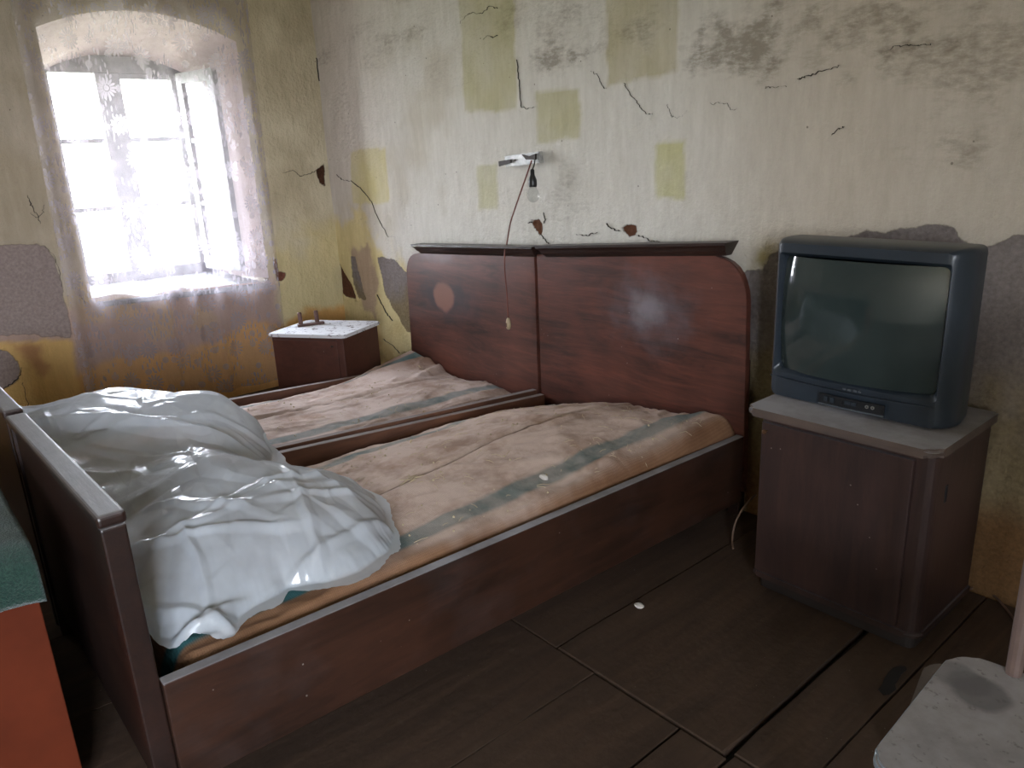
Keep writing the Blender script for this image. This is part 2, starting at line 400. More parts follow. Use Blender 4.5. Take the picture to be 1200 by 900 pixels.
WOOD_FOOT = m_wood('bed_foot_wood', (.028, .012, .008), (.010, .006, .005), .36, 'x', .8, dustcol=(.27, .25, .25))
WOOD_IN = m_wood('bed_inner_wood', (.17, .072, .038), (.085, .036, .022), .6, 'y', .8)
WOOD_CAB = m_wood('cabinet_veneer', (.046, .022, .017), (.020, .011, .010), .50, 'z', .5, dustcol=(.16, .145, .155))
WOOD_TOP = m_wood('cabinet_top_dusty', (.10, .066, .05), (.055, .04, .034), .6, 'x', .95, dustcol=(.36, .34, .345))
WOOD_NS = m_wood('nightstand_wood', (.085, .028, .018), (.05, .018, .012), .45, 'x', .4)
PINE = m_wood('raw_wood_peg', (.12, .055, .04), (.07, .035, .028), .7, 'x', .5)
WHITEPAINT = m_plain('weathered_white_window_paint', (.24, .235, .23), .6, var=.25, scale=14)

# ------------------------------------------------------------------ the room
XL, YB, XR, YF, ZC = -4.66, 2.454, 1.5, -2.4, 2.75
WT = .55
def poly_b(pts): return [tuple(ony(u, v, YB)[[0, 2]]) for u, v in pts]        # outline on the back wall
def poly_l(pts): return [tuple(onx(u, v, XL)[[1, 2]]) for u, v in pts]        # outline on the left wall
def mixc(c, m, col): return c*(1-m[..., None])+np.array(col)*m[..., None]

S_ = [None]
def paint_back(X, Z):
    n0 = fbm(X*1.1, Z*1.1, 3); n1 = fbm(X*5, Z*5, 11); n2 = fbm(X*16, Z*16, 23); nh = fbm(X*2.0, Z*9, 31, 5)
    col = np.ones(X.shape+(3,))*np.array(srgb(211, 207, 198))
    col = mixc(col, sm(-X, 3.6, 4.5)*.6, srgb(196, 184, 174))
    col = mixc(col, sm(X, -2.1, -1.2)*.75, srgb(182, 169, 150))
    col = mixc(col, sm(n0+.6*n1, .02, .3)*.45, srgb(180, 170, 148))
    # soot and damp stains spreading from above
    S_[0] = np.zeros(X.shape); st = sm(Z+.35*n1, 1.62, 2.05)*sm(nh+n1*.6, -.02, .28)
    S_[0] = st*.35
    for (u, v, rx, rz, a) in ((655, 70, .22, .10, .55), (690, 62, .3, .05, .5), (850, 72, .35, .06, .45), (900, 35, .4, .12, .6), (660, 20, .25, .2, .3), (1000, 30, .4, .14, .4), (1070, 55, .15, .03, .6), (1150, 60, .2, .3, .35), (740, 40, .2, .1, .35), (665, 230, .12, .16, .25)):
        p = ony(u, v, YB); d = np.hypot((X-p[0])/rx, (Z-p[2]-.0*(X-p[0]))/rz)+n1*1.4+n2*1.6+nh*1.5
        S_[0] = np.maximum(S_[0], sm(-d, -1.35, .1)*a*1.15)
    # pale yellow patches where things once hung
    for k, (pts, c_, a) in enumerate([([(538, -20), (602, -20), (605, 128), (545, 131)], (180, 174, 132), .8), ([(710, -20), (796, -20), (793, 83), (712, 101)], (172, 162, 122), .75),
                ([(628, 108), (679, 103), (680, 161), (630, 168)], (176, 170, 120), .75), ([(410, 178), (452, 172), (457, 238), (413, 240)], (196, 184, 128), .8),
                ([(560, 195), (583, 192), (584, 245), (561, 246)], (184, 180, 138), .75), ([(768, 168), (803, 165), (803, 232), (770, 232)], (186, 182, 128), .85)]):
        s_ = sdpoly(X, Z, poly_b(pts))
        col = mixc(col, sm(s_+n2*.03, -.008, .01)*a*np.clip(.85+n1*.8, .4, 1), srgb(*c_))
    # strong yellow near the corner and below the paint line
    s_ = sdpoly(X, Z, poly_b([(385, 250), (425, 245), (450, 300), (475, 285), (500, 330), (500, 460), (395, 460)]))
    col = mixc(col, sm(s_+n1*.30+n2*.12, -.03, .07)*.85, srgb(208, 190, 134))
    s_ = sdpoly(X, Z, poly_b([(408, 290), (430, 285), (445, 330), (440, 372), (425, 365)]))
    col = mixc(col, sm(s_+n2*.10, -.01, .03)*.7, srgb(158, 132, 122))
    s_ = sdpoly(X, Z, poly_b([(862, 292), (905, 285), (905, 318), (876, 318)]))
    col = mixc(col, sm(s_+n2*.10+n1*.1, -.02, .06)*.8, srgb(160, 146, 84))
    col = mixc(col, sm(-Z+n1*.3, -.42, -.12)*.6, srgb(150, 118, 66))
    # peeled areas: signed distance, positive where the paint has gone
    pc = np.ones(X.shape+(3,))*np.array(srgb(128, 119, 115))
    peels = [[(443, 303), (462, 303), (482, 325), (484, 392), (476, 388), (463, 365), (450, 345)],
             [(410, 300), (416, 300), (428, 350), (420, 350), (414, 330)],
             [(872, 320), (893, 314), (905, 300), (950, 286), (985, 277), (1015, 272), (1040, 277), (1058, 268), (1085, 264), (1118, 268), (1124, 281), (1150, 291), (1172, 286), (1188, 273), (1260, 270), (1300, 900), (900, 900), (872, 640)]]
    br = [[(385, 302), (392, 300), (412, 335), (417, 350), (405, 348), (392, 330)], [(372, 197), (379, 195), (380, 216), (374, 214)], [(376, 220), (383, 222), (384, 234), (378, 234)],
          [(622, 259), (631, 256), (636, 263), (635, 272), (633, 276), (626, 268)], [(727, 268), (733, 264), (745, 264), (745, 274), (737, 277)]]
    P = np.full(X.shape, -1.)
    for q in peels: P = np.maximum(P, sdpoly(X, Z, poly_b(q))+n2*.035+n1*.02)
    pc = mixc(pc, sm(n1, -.1, .3)*.5, srgb(98, 88, 84)); pc = mixc(pc, sm(X, -1.0, -.4)*.25, srgb(150, 138, 124))
    low = sm(-Z+n1*.35, -.72, -.5); pc = mixc(pc, low*.9, srgb(128, 112, 82)); pc = mixc(pc, sm(-Z+n1*.2, -.4, -.18)*.8, srgb(110, 76, 44))
    for q in br:
        s_ = sdpoly(X, Z, poly_b(q))+n2*.012; pc = mixc(pc, sm(s_, -.02, -.004), srgb(92, 60, 42)); P = np.maximum(P, s_)
    return col, pc, P

def paint_left(Y, Z):
    n0 = fbm(Y*1.2, Z*1.2, 43); n1 = fbm(Y*5, Z*5, 51); n2 = fbm(Y*16, Z*16, 63)
    col = np.ones(Y.shape+(3,))*np.array(srgb(186, 173, 156))
    col = mixc(col, sm(Y, 1.7, 2.1)*.8, srgb(206, 195, 168))
    col = mixc(col, sm(n0+.5*n1, .0, .3)*.5, srgb(158, 143, 116))
    col = mixc(col, sm(-Z+.4*n1, -1.0, -.8)*sm(Y, 1.85, 2.0)*.5, srgb(206, 188, 126))
    # bare mauve-brown plaster under the window, ochre dado below it
    col = mixc(col, sm(-Z+n1*.15, -.76, -.66)*sm(-Y+n1*.1, -2.05, -1.98), srgb(176, 150, 138))
    col = mixc(col, sm(-Z+n1*.22+.06*(Y-1.4), -.40, -.34)*.95, srgb(206, 160, 100))
    s_ = sdpoly(Y, Z, poly_l([(-60, 402), (78, 398), (84, 400), (94, 462), (95, 520), (-60, 560)]))
    col = mixc(col, sm(s_+n2*.03, -.01, .015)*.95, srgb(212, 174, 112))
    s_ = sdpoly(Y, Z, poly_l([(8, 402), (40, 400), (60, 430), (50, 440), (20, 418)]))
    col = mixc(col, sm(s_+n2*.1, -.02, .04)*.7, srgb(160, 112, 84))
    for (u, v) in ((100, 360), (190, 375), (240, 370), (150, 360)):
        p = onx(u, v, XL); d = np.hypot((Y-p[1])/.09, (Z-p[2])/.12)+n1*1.6+n2; col = mixc(col, sm(-d, -1., -.6)*.5, srgb(186, 160, 120))
    P = np.full(Y.shape, -1.); pc = np.ones(Y.shape+(3,))*np.array(srgb(150, 135, 130))
    for q in ([(-60, 287), (30, 287), (52, 288), (66, 305), (66, 312), (70, 330), (78, 360), (83, 395), (40, 392), (-60, 396)],
              [(-40, 410), (8, 410), (22, 424), (25, 436), (24, 446), (10, 452), (-40, 470)], [(320, 303), (324, 303), (326, 318), (336, 320), (332, 330), (324, 330)]):
        P = np.maximum(P, sdpoly(Y, Z, poly_l(q))+n2*.03)
    s_ = sdpoly(Y, Z, poly_l([(318, 300), (326, 300), (340, 318), (336, 334), (320, 334)])); pc = mixc(pc, sm(s_, -.02, 0), srgb(110, 70, 56))
    s_ = sdpoly(Y, Z, poly_l([(366, 190), (382, 190), (390, 240), (372, 240)])); 
    P = np.maximum(P, sdpoly(Y, Z, poly_l([(371, 200), (380, 192), (381, 218), (375, 214)]))+n2*.012); pc = mixc(pc, sm(s_, -.02, 0), srgb(70, 46, 34))
    return col, pc, P

def wall_grid(name, A, B, fn, to3, inward):
    """A, B: arrays of wall coordinates; relief and colours are computed on the grid"""
    S_[0] = None; col, pc, P = fn(A, B)
    rel = .006*fbm(A*2.2, B*2.2, 5)*2+.003*fbm(A*11, B*11, 9)*2-.007*sm(P, -.003, .006)
    P3 = to3(A, B, rel); me = gridmesh(P3)
    vattr(me, 'peel', P.ravel()); vattr(me, 'stain', (S_[0] if S_[0] is not None else np.zeros(A.shape)).ravel())
    c4 = lambda c: np.concatenate([c.reshape(-1, 3), np.ones((c[..., 0].size, 1))], 1)
    vattr(me, 'col', c4(col), 'FLOAT_COLOR'); vattr(me, 'peelcol', c4(pc), 'FLOAT_COLOR')
    return me
def joinmeshes(ms):
    bm = bmesh.new()
    for m_ in ms: bm.from_mesh(m_)
    me = bpy.data.meshes.new('j'); bm.to_mesh(me); bm.free(); me.shade_smooth(); return me
# back wall
A, B = np.meshgrid(np.linspace(XL-.01, 0.3, 400), np.linspace(-.02, ZC, 225), indexing='ij')
m1 = wall_grid('b', A, B, paint_back, lambda a, b, r: np.stack([a, YB-r, b], -1), 1)
A, B = np.meshgrid(np.linspace(0.3, XR, 20), np.linspace(-.02, ZC, 225), indexing='ij')
m2 = wall_grid('b', A, B, paint_back, lambda a, b, r: np.stack([a, YB-r, b], -1), 1)
wall_back = link('wall_back', joinmeshes([m1, m2]), PLASTER); tag(wall_back, kind='structure')
# left wall with a segmental-arched opening
Y0, Y1 = .945, 1.955
def archz(y): t = (y-(Y0+Y1)/2)/((Y1-Y0)/2); return 2.19-.115*t*t-.01*t
def sillz(y): return .705-.05*(y-1.45)+.02*np.sin((y-.95)*17)*np.exp(-((y-1.25)/.25)**2)
f3 = lambda a, b, r: np.stack([XL+r, a, b], -1)
def patch(ya, yb, n, zlo, zhi, m_):
    y = np.linspace(ya, yb, n); t = np.linspace(0, 1, m_)
    A = np.repeat(y[:, None], m_, 1); lo = zlo(y)[:, None]; hi = zhi(y)[:, None]; B = lo+(hi-lo)*t[None, :]
    return wall_grid('l', A, B, paint_left, f3, 1)
k0 = lambda y: np.full(y.shape, -.02); kc = lambda y: np.full(y.shape, ZC)
wall_left = link('wall_left', joinmeshes([patch(Y1, YB+.01, 42, k0, kc, 200), patch(Y0, Y1, 84, archz, kc, 44), patch(Y0, Y1, 84, k0, sillz, 60),
    patch(-.4, Y0, 95, k0, kc, 190), patch(YF, -.4, 20, k0, kc, 30)]), PLASTER); tag(wall_left, kind='structure')
# reveal of the opening (splayed, arched soffit)
XW = XL-WT
def ring(x, s, n=40):
    ya, yb = Y0+.06*s, Y1-.17*s
    pts = [(x, ya, .70-.0*s)]
    for k in range(n+1):
        y = ya+(yb-ya)*k/n; t = 2*k/n-1
        pts.append((x, y, 2.19-.115*t*t-.20*s if s else archz(Y0+(Y1-Y0)*k/n)))
    pts.append((x, yb, .70)); return pts
bm = bmesh.new(); rr = []
for s_ in (0, .33, .66, 1.): rr.append([bm.verts.new(p) for p in ring(XL-WT*s_ + (.004 if s_ == 0 else 0), s_)])
for a, b in zip(rr, rr[1:]):
    for k in range(len(a)-1): bm.faces.new((a[k], a[k+1], b[k+1], b[k]))
me = bmesh_done(bm); n = len(me.vertices)
vattr(me, 'peel', np.full(n, -1.)); cc = np.tile([*srgb(196, 180, 176), 1], (n, 1)); vattr(me, 'col', cc, 'FLOAT_COLOR'); vattr(me, 'peelcol', cc, 'FLOAT_COLOR')
link('window_reveal', me, PLASTER, wall_left, True)
def plain_wall(name, me, hexcol):
    n = len(me.vertices); vattr(me, 'peel', np.full(n, -1.)); cc = np.tile([*srgb(*hexcol), 1], (n, 1))
    vattr(me, 'col', cc, 'FLOAT_COLOR'); vattr(me, 'peelcol', cc, 'FLOAT_COLOR')
    return tag(link(name, me, PLASTER), kind='structure')
plain_wall('wall_front', box(XL-.2, XR+.2, YF-.3, YF, -.05, ZC), (205, 194, 172))
# right wall, with an unseen window opening added for fill light
fy0, fy1, fz0, fz1 = -1.88, -.62, .85, 2.10
bm = bmesh.new()
for (a, b, c_, d) in ((YF-.2, fy0, -.05, ZC), (fy1, YB+.2, -.05, ZC), (fy0, fy1, -.05, fz0), (fy0, fy1, fz1, ZC)):
    t_ = box(XR, XR+.3, a, b, c_, d); bm.from_mesh(t_)
me = bpy.data.meshes.new('f'); bm.to_mesh(me); bm.free()
plain_wall('wall_right', me, (205, 194, 172))
tag(link('ceiling', box(XL-.6, XR+.2, YF-.3, YB+.2, ZC, ZC+.1), m_plain('ceiling_whitewash', (.68, .64, .57), .9)), kind='structure')
# outer shell behind the painted faces, so that daylight enters by the windows only
sh = m_plain('masonry', (.2, .17, .14), .95)
o = tag(link('outer_shell_1', box(XL-.6, XR+.2, YB+.012, YB+.3, -.05, ZC+.1), sh), kind='structure')
bm = bmesh.new()
for q in ((YF-.3, Y0+.0, -.05, ZC), (Y1+.0, YB+.3, -.05, ZC), (Y0, Y1, -.05, .66), (Y0, Y1, 2.22, ZC)):
    bm.from_mesh(box(XL-.57, XL-.02, q[0], q[1], q[2], q[3]))
me = bpy.data.meshes.new('shell'); bm.to_mesh(me); bm.free(); tag(link('outer_shell_2', me, sh), kind='structure')

# floor: subfloor with boards laid over it
floor = tag(link('floor', box(XL-.1, XR+.1, YF-.1, YB+.02, -.08, -.028), m_plain('dark_subfloor', (.010, .008, .007), .95)), kind='structure')
def board(x0, x1, y0, y1, dz=0., gap=.004):
    g = gap/2
    bm = bmesh.new(); ny = max(2, int((y1-y0)/.10)); rng_ = random.Random(int((x0*91+y0*37)*100)); L=[];Rr=[]
    for k in range(ny+1):
        y = y0+g+(y1-y0-2*g)*k/ny
        L.append((x0+g+rng_.uniform(-.0018, .0018), y)); Rr.append((x1-g+rng_.uniform(-.0018, .0018), y))
    out = L+Rr[::-1]
    b = [bm.verts.new((p[0], p[1], -.027)) for p in out]; t_ = [bm.verts.new((p[0], p[1], -.004+dz)) for p in out]
    n_ = len(out); bm.faces.new(b)
    ft = bm.faces.new(t_)
    for i in range(n_): bm.faces.new((b[i], b[(i+1) % n_], t_[(i+1) % n_], t_[i]))
    bmesh.ops.bevel(bm, geom=list(ft.edges), offset=.003, segments=1, affect='EDGES')
    link('floorboard', bmesh_done(bm), FLOORW, floor)
joints = [-4.7, -4.3, -3.88, -3.42, -3.0, -2.55, -2.1, -1.76, -1.42, -.96, -.845, -.66, -.36, -.02, .34, .7, 1.1, 1.52]
YJ = 1.312
for i, (a, b) in enumerate(zip(joints, joints[1:])):
    if abs(b+.96) < .01 or abs(a+.96) < .01: continue
    if b < -1.5 or a > -.5:
        ys = [YF, -1.0+.3*(i % 3), .9 if i % 2 else YJ, YB]
        for c_, d in zip(ys, ys[1:]): board(a, b, c_, d, random.uniform(-.002, .002))
# the boards in view, read off the photograph
board(-1.76, -1.265, YF, YJ, 0, .003); board(-1.265, -.97, YF, YJ, -.001, .006); board(-.97, -.83, YF, YJ, .001, .008)
board(-.83, -.664, YF, YJ+.02, .0, .008); board(-.664, -.5, YF, YJ+.02, -.001, .005); 
board(-1.76, -1.42, YJ, YB, -.002, .006); board(-1.42, -.845, YJ, YB, .001, .009)
board(-.833, -.664, YJ+.02, YB, .0, .005); board(-.664, -.5, YJ+.02, YB, -.001, .005)
board(-.5, -.36, YF, YB, 0, .006)

# a worn hole in the boards by the cabinet, where the surface has broken away
hp = [(1041, 788), (1046, 783), (1052, 781), (1061, 781), (1063, 785), (1056, 791), (1053, 797), (1049, 802), (1050, 808), (1042, 814), (1035, 815), (1029, 808), (1033, 803), (1036, 796)]
me = prism([onz(u, v, -.0035) for u, v in hp], (0, 0, .0012)); link('worn_patch', me, m_plain('dark_worn_wood', (.010, .008, .007), .9), floor)

def ribbon(pts, wd, nrm, ptaper=True, jit=.0, sub=6, seed=0):
    """a thin wedge-shaped crack filling, slightly proud of the plaster relief"""
    rg = random.Random(seed); P = []
    pts = [np.array(p, float) for p in pts]
    for a, b in zip(pts, pts[1:]):
        for k in range(sub): P.append(a+(b-a)*k/sub+np.array([rg.uniform(-jit, jit) for _ in range(3)])*(1-abs(np.array(nrm))))
    P.append(pts[-1]); n_ = len(P); bm = bmesh.new(); nrm = np.array(nrm, float); rows = []
    for i, p in enumerate(P):
        t_ = P[min(i+1, n_-1)]-P[max(i-1, 0)]; t_ = t_/np.linalg.norm(t_); s_ = np.cross(t_, nrm)
        w_ = wd*(math.sin(math.pi*(i+.6)/(n_+.2))*.8+.25)*rg.uniform(.5, 1.3)/2
        rows.append((bm.verts.new(p+s_*w_-nrm*.006), bm.verts.new(p+nrm*.0035), bm.verts.new(p-s_*w_-nrm*.006)))
    for a, b in zip(rows, rows[1:]):
        bm.faces.new((a[0], b[0], b[1], a[1])); bm.faces.new((a[1], b[1], b[2], a[2]))
    return bmesh_done(bm)
CRACK = m_plain('crack_shadow', (.035, .027, .02), .95)
sd = 0
for pts, wd in [([(395, 205), (400, 210), (411, 212), (424, 222), (436, 237), (441, 252), (447, 263), (455, 277), (467, 277)], .006), ([(539, 27), (549, 16), (553, 15), (562, 17), (570, 12), (574, 6), (583, 10)], .009),
        ([(566, 46), (572, 42), (577, 44), (583, 42)], .005), ([(693, 83), (700, 88), (706, 102), (711, 103)], .006), ([(731, 98), (738, 108), (747, 121), (757, 132), (765, 134)], .006),
        ([(782, 122), (786, 135), (790, 138), (800, 137), (806, 130)], .006), ([(711, 262), (720, 270), (727, 270)], .006), ([(745, 275), (752, 277), (762, 282), (775, 284)], .004), ([(633, 274), (638, 280), (643, 286)], .006),
        ([(619, 262), (623, 260)], .006), ([(637, 250), (639, 257), (637, 262)], .004), ([(675, 275), (688, 276), (700, 272)], .0035), ([(935, 93), (944, 90), (958, 85), (975, 80), (985, 77)], .007),
        ([(1040, 58), (1052, 54), (1066, 52), (1080, 52), (1094, 51)], .006), ([(897, 102), (905, 103), (922, 102)], .004), ([(975, 158), (983, 150), (990, 149)], .004), ([(832, 122), (843, 121), (853, 122), (857, 129), (864, 128)], .004),
        ([(442, 345), (452, 366), (460, 376)], .006), ([(448, 397), (460, 404), (468, 414), (477, 412)], .008), ([(368, 55), (371, 70), (374, 95)], .004), ([(606, 70), (608, 95), (611, 125), (617, 128), (627, 125)], .0045),
        ([(360, 10), (362, 45), (365, 80), (370, 130), (375, 170), (378, 215), (382, 250), (385, 290), (387, 300)], .010)]:
    sd += 1
    link('crack', ribbon([ony(u, v, YB-.002) for u, v in pts], wd*.6, (0, -1, 0), seed=sd, jit=.0045), CRACK, wall_back)
for pts, wd in [([(330, 203), (344, 200), (352, 206), (362, 204), (371, 200)], .006), ([(26, 448), (30, 462), (34, 478), (38, 490)], .008), ([(0, 457), (10, 453), (20, 446), (25, 438), (25, 430)], .008),
        ([(33, 228), (36, 240), (44, 252), (48, 262)], .01), ([(36, 250), (42, 256), (50, 250), (52, 240)], .008), ([(85, 326), (92, 345), (103, 358)], .006), ([(52, 288), (64, 300), (70, 320), (72, 336)], .006)]:
    sd += 1
    link('crack', ribbon([onx(u, v, XL+.002) for u, v in pts], wd*.7, (1, 0, 0), seed=sd, jit=.0045), CRACK, wall_left)

# ------------------------------------------------------------------ window_1
window = tag(empty('window_1', (-5.12, 1.38, .74), None, None), kind='structure')
GLASS = m_glass('dusty_window_glass')
def frame_bar(nm, y0, y1, z0, z1, x0=-5.15, x1=-5.10, parent=window): return link(nm, box(x0, x1, y0, y1, z0, z1, .004), WHITEPAINT, parent)
frame_bar('frame_jamb', .96, 1.045, .72, 2.02); frame_bar('frame_jamb', 1.70, 1.82, .72, 2.06)
frame_bar('frame_head', .96, 1.82, 1.925, 2.02); frame_bar('frame_sill', .96, 1.82, .70, .80)
frame_bar('mullion', 1.272, 1.405, .80, 1.925, -5.16, -5.06)
for (a, b) in ((1.045, 1.272), (1.405, 1.70)):
    frame_bar('glazing_bar', a, b, 1.545, 1.572, -5.145, -5.115); frame_bar('glazing_bar', a, b, 1.160, 1.188, -5.145, -5.115)
    for (c_, d) in ((.80, 1.160), (1.188, 1.545), (1.572, 1.925)): link('pane', box(-5.132, -5.128, a, b, c_, d), GLASS, window)
frame_bar('top_rail', 1.405, 1.70, 1.895, 1.925, -5.14, -5.09)
# stone sill board reaching to the wall face
link('window_sill', hexa([(XL+.012, .96, .675), (XL+.012, 1.95, .64), (-5.15, 1.80, .68), (-5.15, 1.0, .70), (XL+.012, .96, .705), (XL+.012, 1.95, .67), (-5.15, 1.80, .735), (-5.15, 1.0, .745)], .006), WHITEPAINT, window)
# inner casement, opened into the room against the right reveal
cas = link('casement', box(-5.0, -5.0+.001, 1.715, 1.716, 1.0, 1.001), WHITEPAINT, window)   # replaced below by the stiles
ha, hb = np.array([-5.03, 1.722]), np.array([-4.665, 1.806])
def cpt(t, z, o=0.):
    d = hb-ha; n_ = np.array([-d[1], d[0]])/np.linalg.norm(d); p = ha+d*t+n_*o; return (p[0], p[1], z)
def cbar(nm, t0, t1, z0, z1, th=.034, mat=WHITEPAINT):
    h_ = th/2; return hexa([cpt(t0, z0, -h_), cpt(t1, z0, -h_), cpt(t1, z0, h_), cpt(t0, z0, h_), cpt(t0, z1, -h_), cpt(t1, z1, -h_), cpt(t1, z1, h_), cpt(t0, z1, h_)], .003 if th > .01 else 0)
bm = bmesh.new()
for q in ((0, .14, .765, 1.925), (.84, 1, .765, 1.925), (.14, .84, 1.865, 1.925), (.14, .84, .765, .83)): bm.from_mesh(cbar('', *q))
me = bpy.data.meshes.new('casement'); bm.to_mesh(me); bm.free(); me.materials.append(WHITEPAINT); me.transform(Matrix.Translation(-WL[window])); cas.data = me
for z in (1.17, 1.54):
    link('glazing_bar', cbar('', .14, .84, z-.013, z+.013, .026), WHITEPAINT, cas)
for (a, b) in ((.83, 1.157), (1.183, 1.527), (1.553, 1.865)): link('pane', cbar('', .14, .84, a, b, .004), GLASS, cas)
# unseen window added in the right wall to brighten that side of the room
w2 = tag(empty('added_fill_window', (XR+.18, -1.25, .70), None, None), kind='structure')
for (a, b, c_, d) in ((fy0, fy0+.07, fz0, fz1), (fy1-.07, fy1, fz0, fz1), (fy0+.07, fy1-.07, fz1-.07, fz1), (fy0+.07, fy1-.07, fz0, fz0+.07), (-1.30, -1.20, fz0+.07, fz1-.07)):
    link('frame_bar', box(XR+.17, XR+.22, a, b, c_, d, .004), WHITEPAINT, w2)
for (a, b) in ((fy0+.07, -1.30), (-1.20, fy1-.07)): link('pane', box(XR+.193, XR+.197, a, b, fz0+.07, fz1-.07), GLASS, w2)

# ------------------------------------------------------------------ lace curtain
nu, nv = 150, 120
s = np.linspace(0, 1, nu)[:, None]; t = np.linspace(0, 1, nv)[None, :]        # t: 0 top, 1 hem
zt, zb = 2.62, .06
Zc = zt+(zb-zt)*t+0*s
yl = .85+(-.05)*t**1.0; yr = 2.055-.07*t
Yc = yl+(yr-yl)*s
ph = s*1.0
wv = (.5+.5*np.sin(s*46+1.2*np.sin(t*3)+2*np.sin(s*9)))
amp = .012+.02*np.abs(np.sin(s*6+1))
Xc = XL+.055+amp*np.sin(s*38+1.5*np.sin(s*11)+.6*t)+.012*np.sin(t*5+s*4)+.02*np.exp(-((s-.0)/.04)**2)
# the stretch hanging before the casement bulges over it
Xc = Xc+.035*np.exp(-((s-.79)/.09)**2)*sm(Zc, .5, .9)
me = gridmesh(np.stack([Xc, Yc, Zc], -1))
uvl = me.uv_layers.new(name='UVMap'); vi = np.zeros(len(me.loops), np.int32); me.loops.foreach_get('vertex_index', vi)
UV = np.stack([(s*1.35+0*t).ravel()[vi], ((zt-Zc)).ravel()[vi]], 1); uvl.data.foreach_set('uv', UV.ravel().astype(np.float32))
fold = np.exp(-((s-.03)/.03)**2)+.9*np.exp(-((s-.42-.02*t)/.006)**2)+.5*np.exp(-((s-.66)/.01)**2)+.5*np.exp(-((s-.17-.06*t)/.012)**2)+.8*np.exp(-((s-.985)/.012)**2)+.4*np.exp(-((s-.9)/.03)**2)+0*t
vattr(me, 'fold', fold.ravel())
cur = top('lace_curtain', me, m_curtain(), (XL+.05, 1.44, .06), 'sheer white lace curtain with flower pattern hanging before the arched window', 'curtain', smooth=True)
link('curtain_rod', tube([(XL+.05, .70, 2.63), (XL+.05, 2.2, 2.63)], .009, 10), WHITEPAINT, cur)

# ------------------------------------------------------------------ beds
def lin(a, b, t_): return a+(b-a)*t_
def rail(nm, x, th, zf, zh, hf, hh, parent, mat, y0=.285, y1=2.352, bw=.003):
    x0, x1 = x-th/2, x+th/2
    return link(nm, hexa([(x0, y0, zf-hf), (x1, y0, zf-hf), (x1, y1, zh-hh), (x0, y1, zh-hh), (x0, y0, zf), (x1, y0, zf), (x1, y1, zh), (x0, y1, zh)], bw), mat, parent)
def rounded(pts, flags, n=8):
    """pts 2D; flags radius per corner"""
    out = []; m_ = len(pts)
    for i, (p, r) in enumerate(zip(pts, flags)):
        if r <= 0: out.append(tuple(p)); continue
        a = np.array(pts[i-1], float); b = np.array(p, float); c_ = np.array(pts[(i+1) % m_], float)
        u = (a-b)/np.linalg.norm(a-b); v = (c_-b)/np.linalg.norm(c_-b)
        for k in range(n+1):
            tt = k/n; q0 = b+u*r*(1-tt)**2; q = b+u*r*(1-tt)**2+v*r*tt**2; out.append(tuple(q))
    return out
HY = 2.36                                        # front face of the headboards
def crown(u0, v0, u1, v1, parent, mat):
    a = ony(u0, v0, HY-.045); b = ony(u1, v1, HY-.045)
    prof = [(0, 0), (0, -.010), (.006, -.014), (.014, -.020), (.024, -.034), (.034, -.040), (.040, -.047), (.044, -.052), (.078, -.052), (.078, 0)]
    bm = bmesh.new(); rg = []
    for e_, p in ((0, a), (1, b)):
        sgn = 1 if e_ == 0 else -1
        rg.append([bm.verts.new((p[0]+sgn*(-q[1])*.55, p[1]+q[0], p[2]+q[1])) for q in prof])
    n_ = len(prof)
    for k in range(n_): bm.faces.new((rg[0][k], rg[0][(k+1) % n_], rg[1][(k+1) % n_], rg[1][k]))
    bm.faces.new(rg[0][::-1]); bm.faces.new(rg[1])
    return link('crown_moulding', bmesh_done(bm), mat, parent)
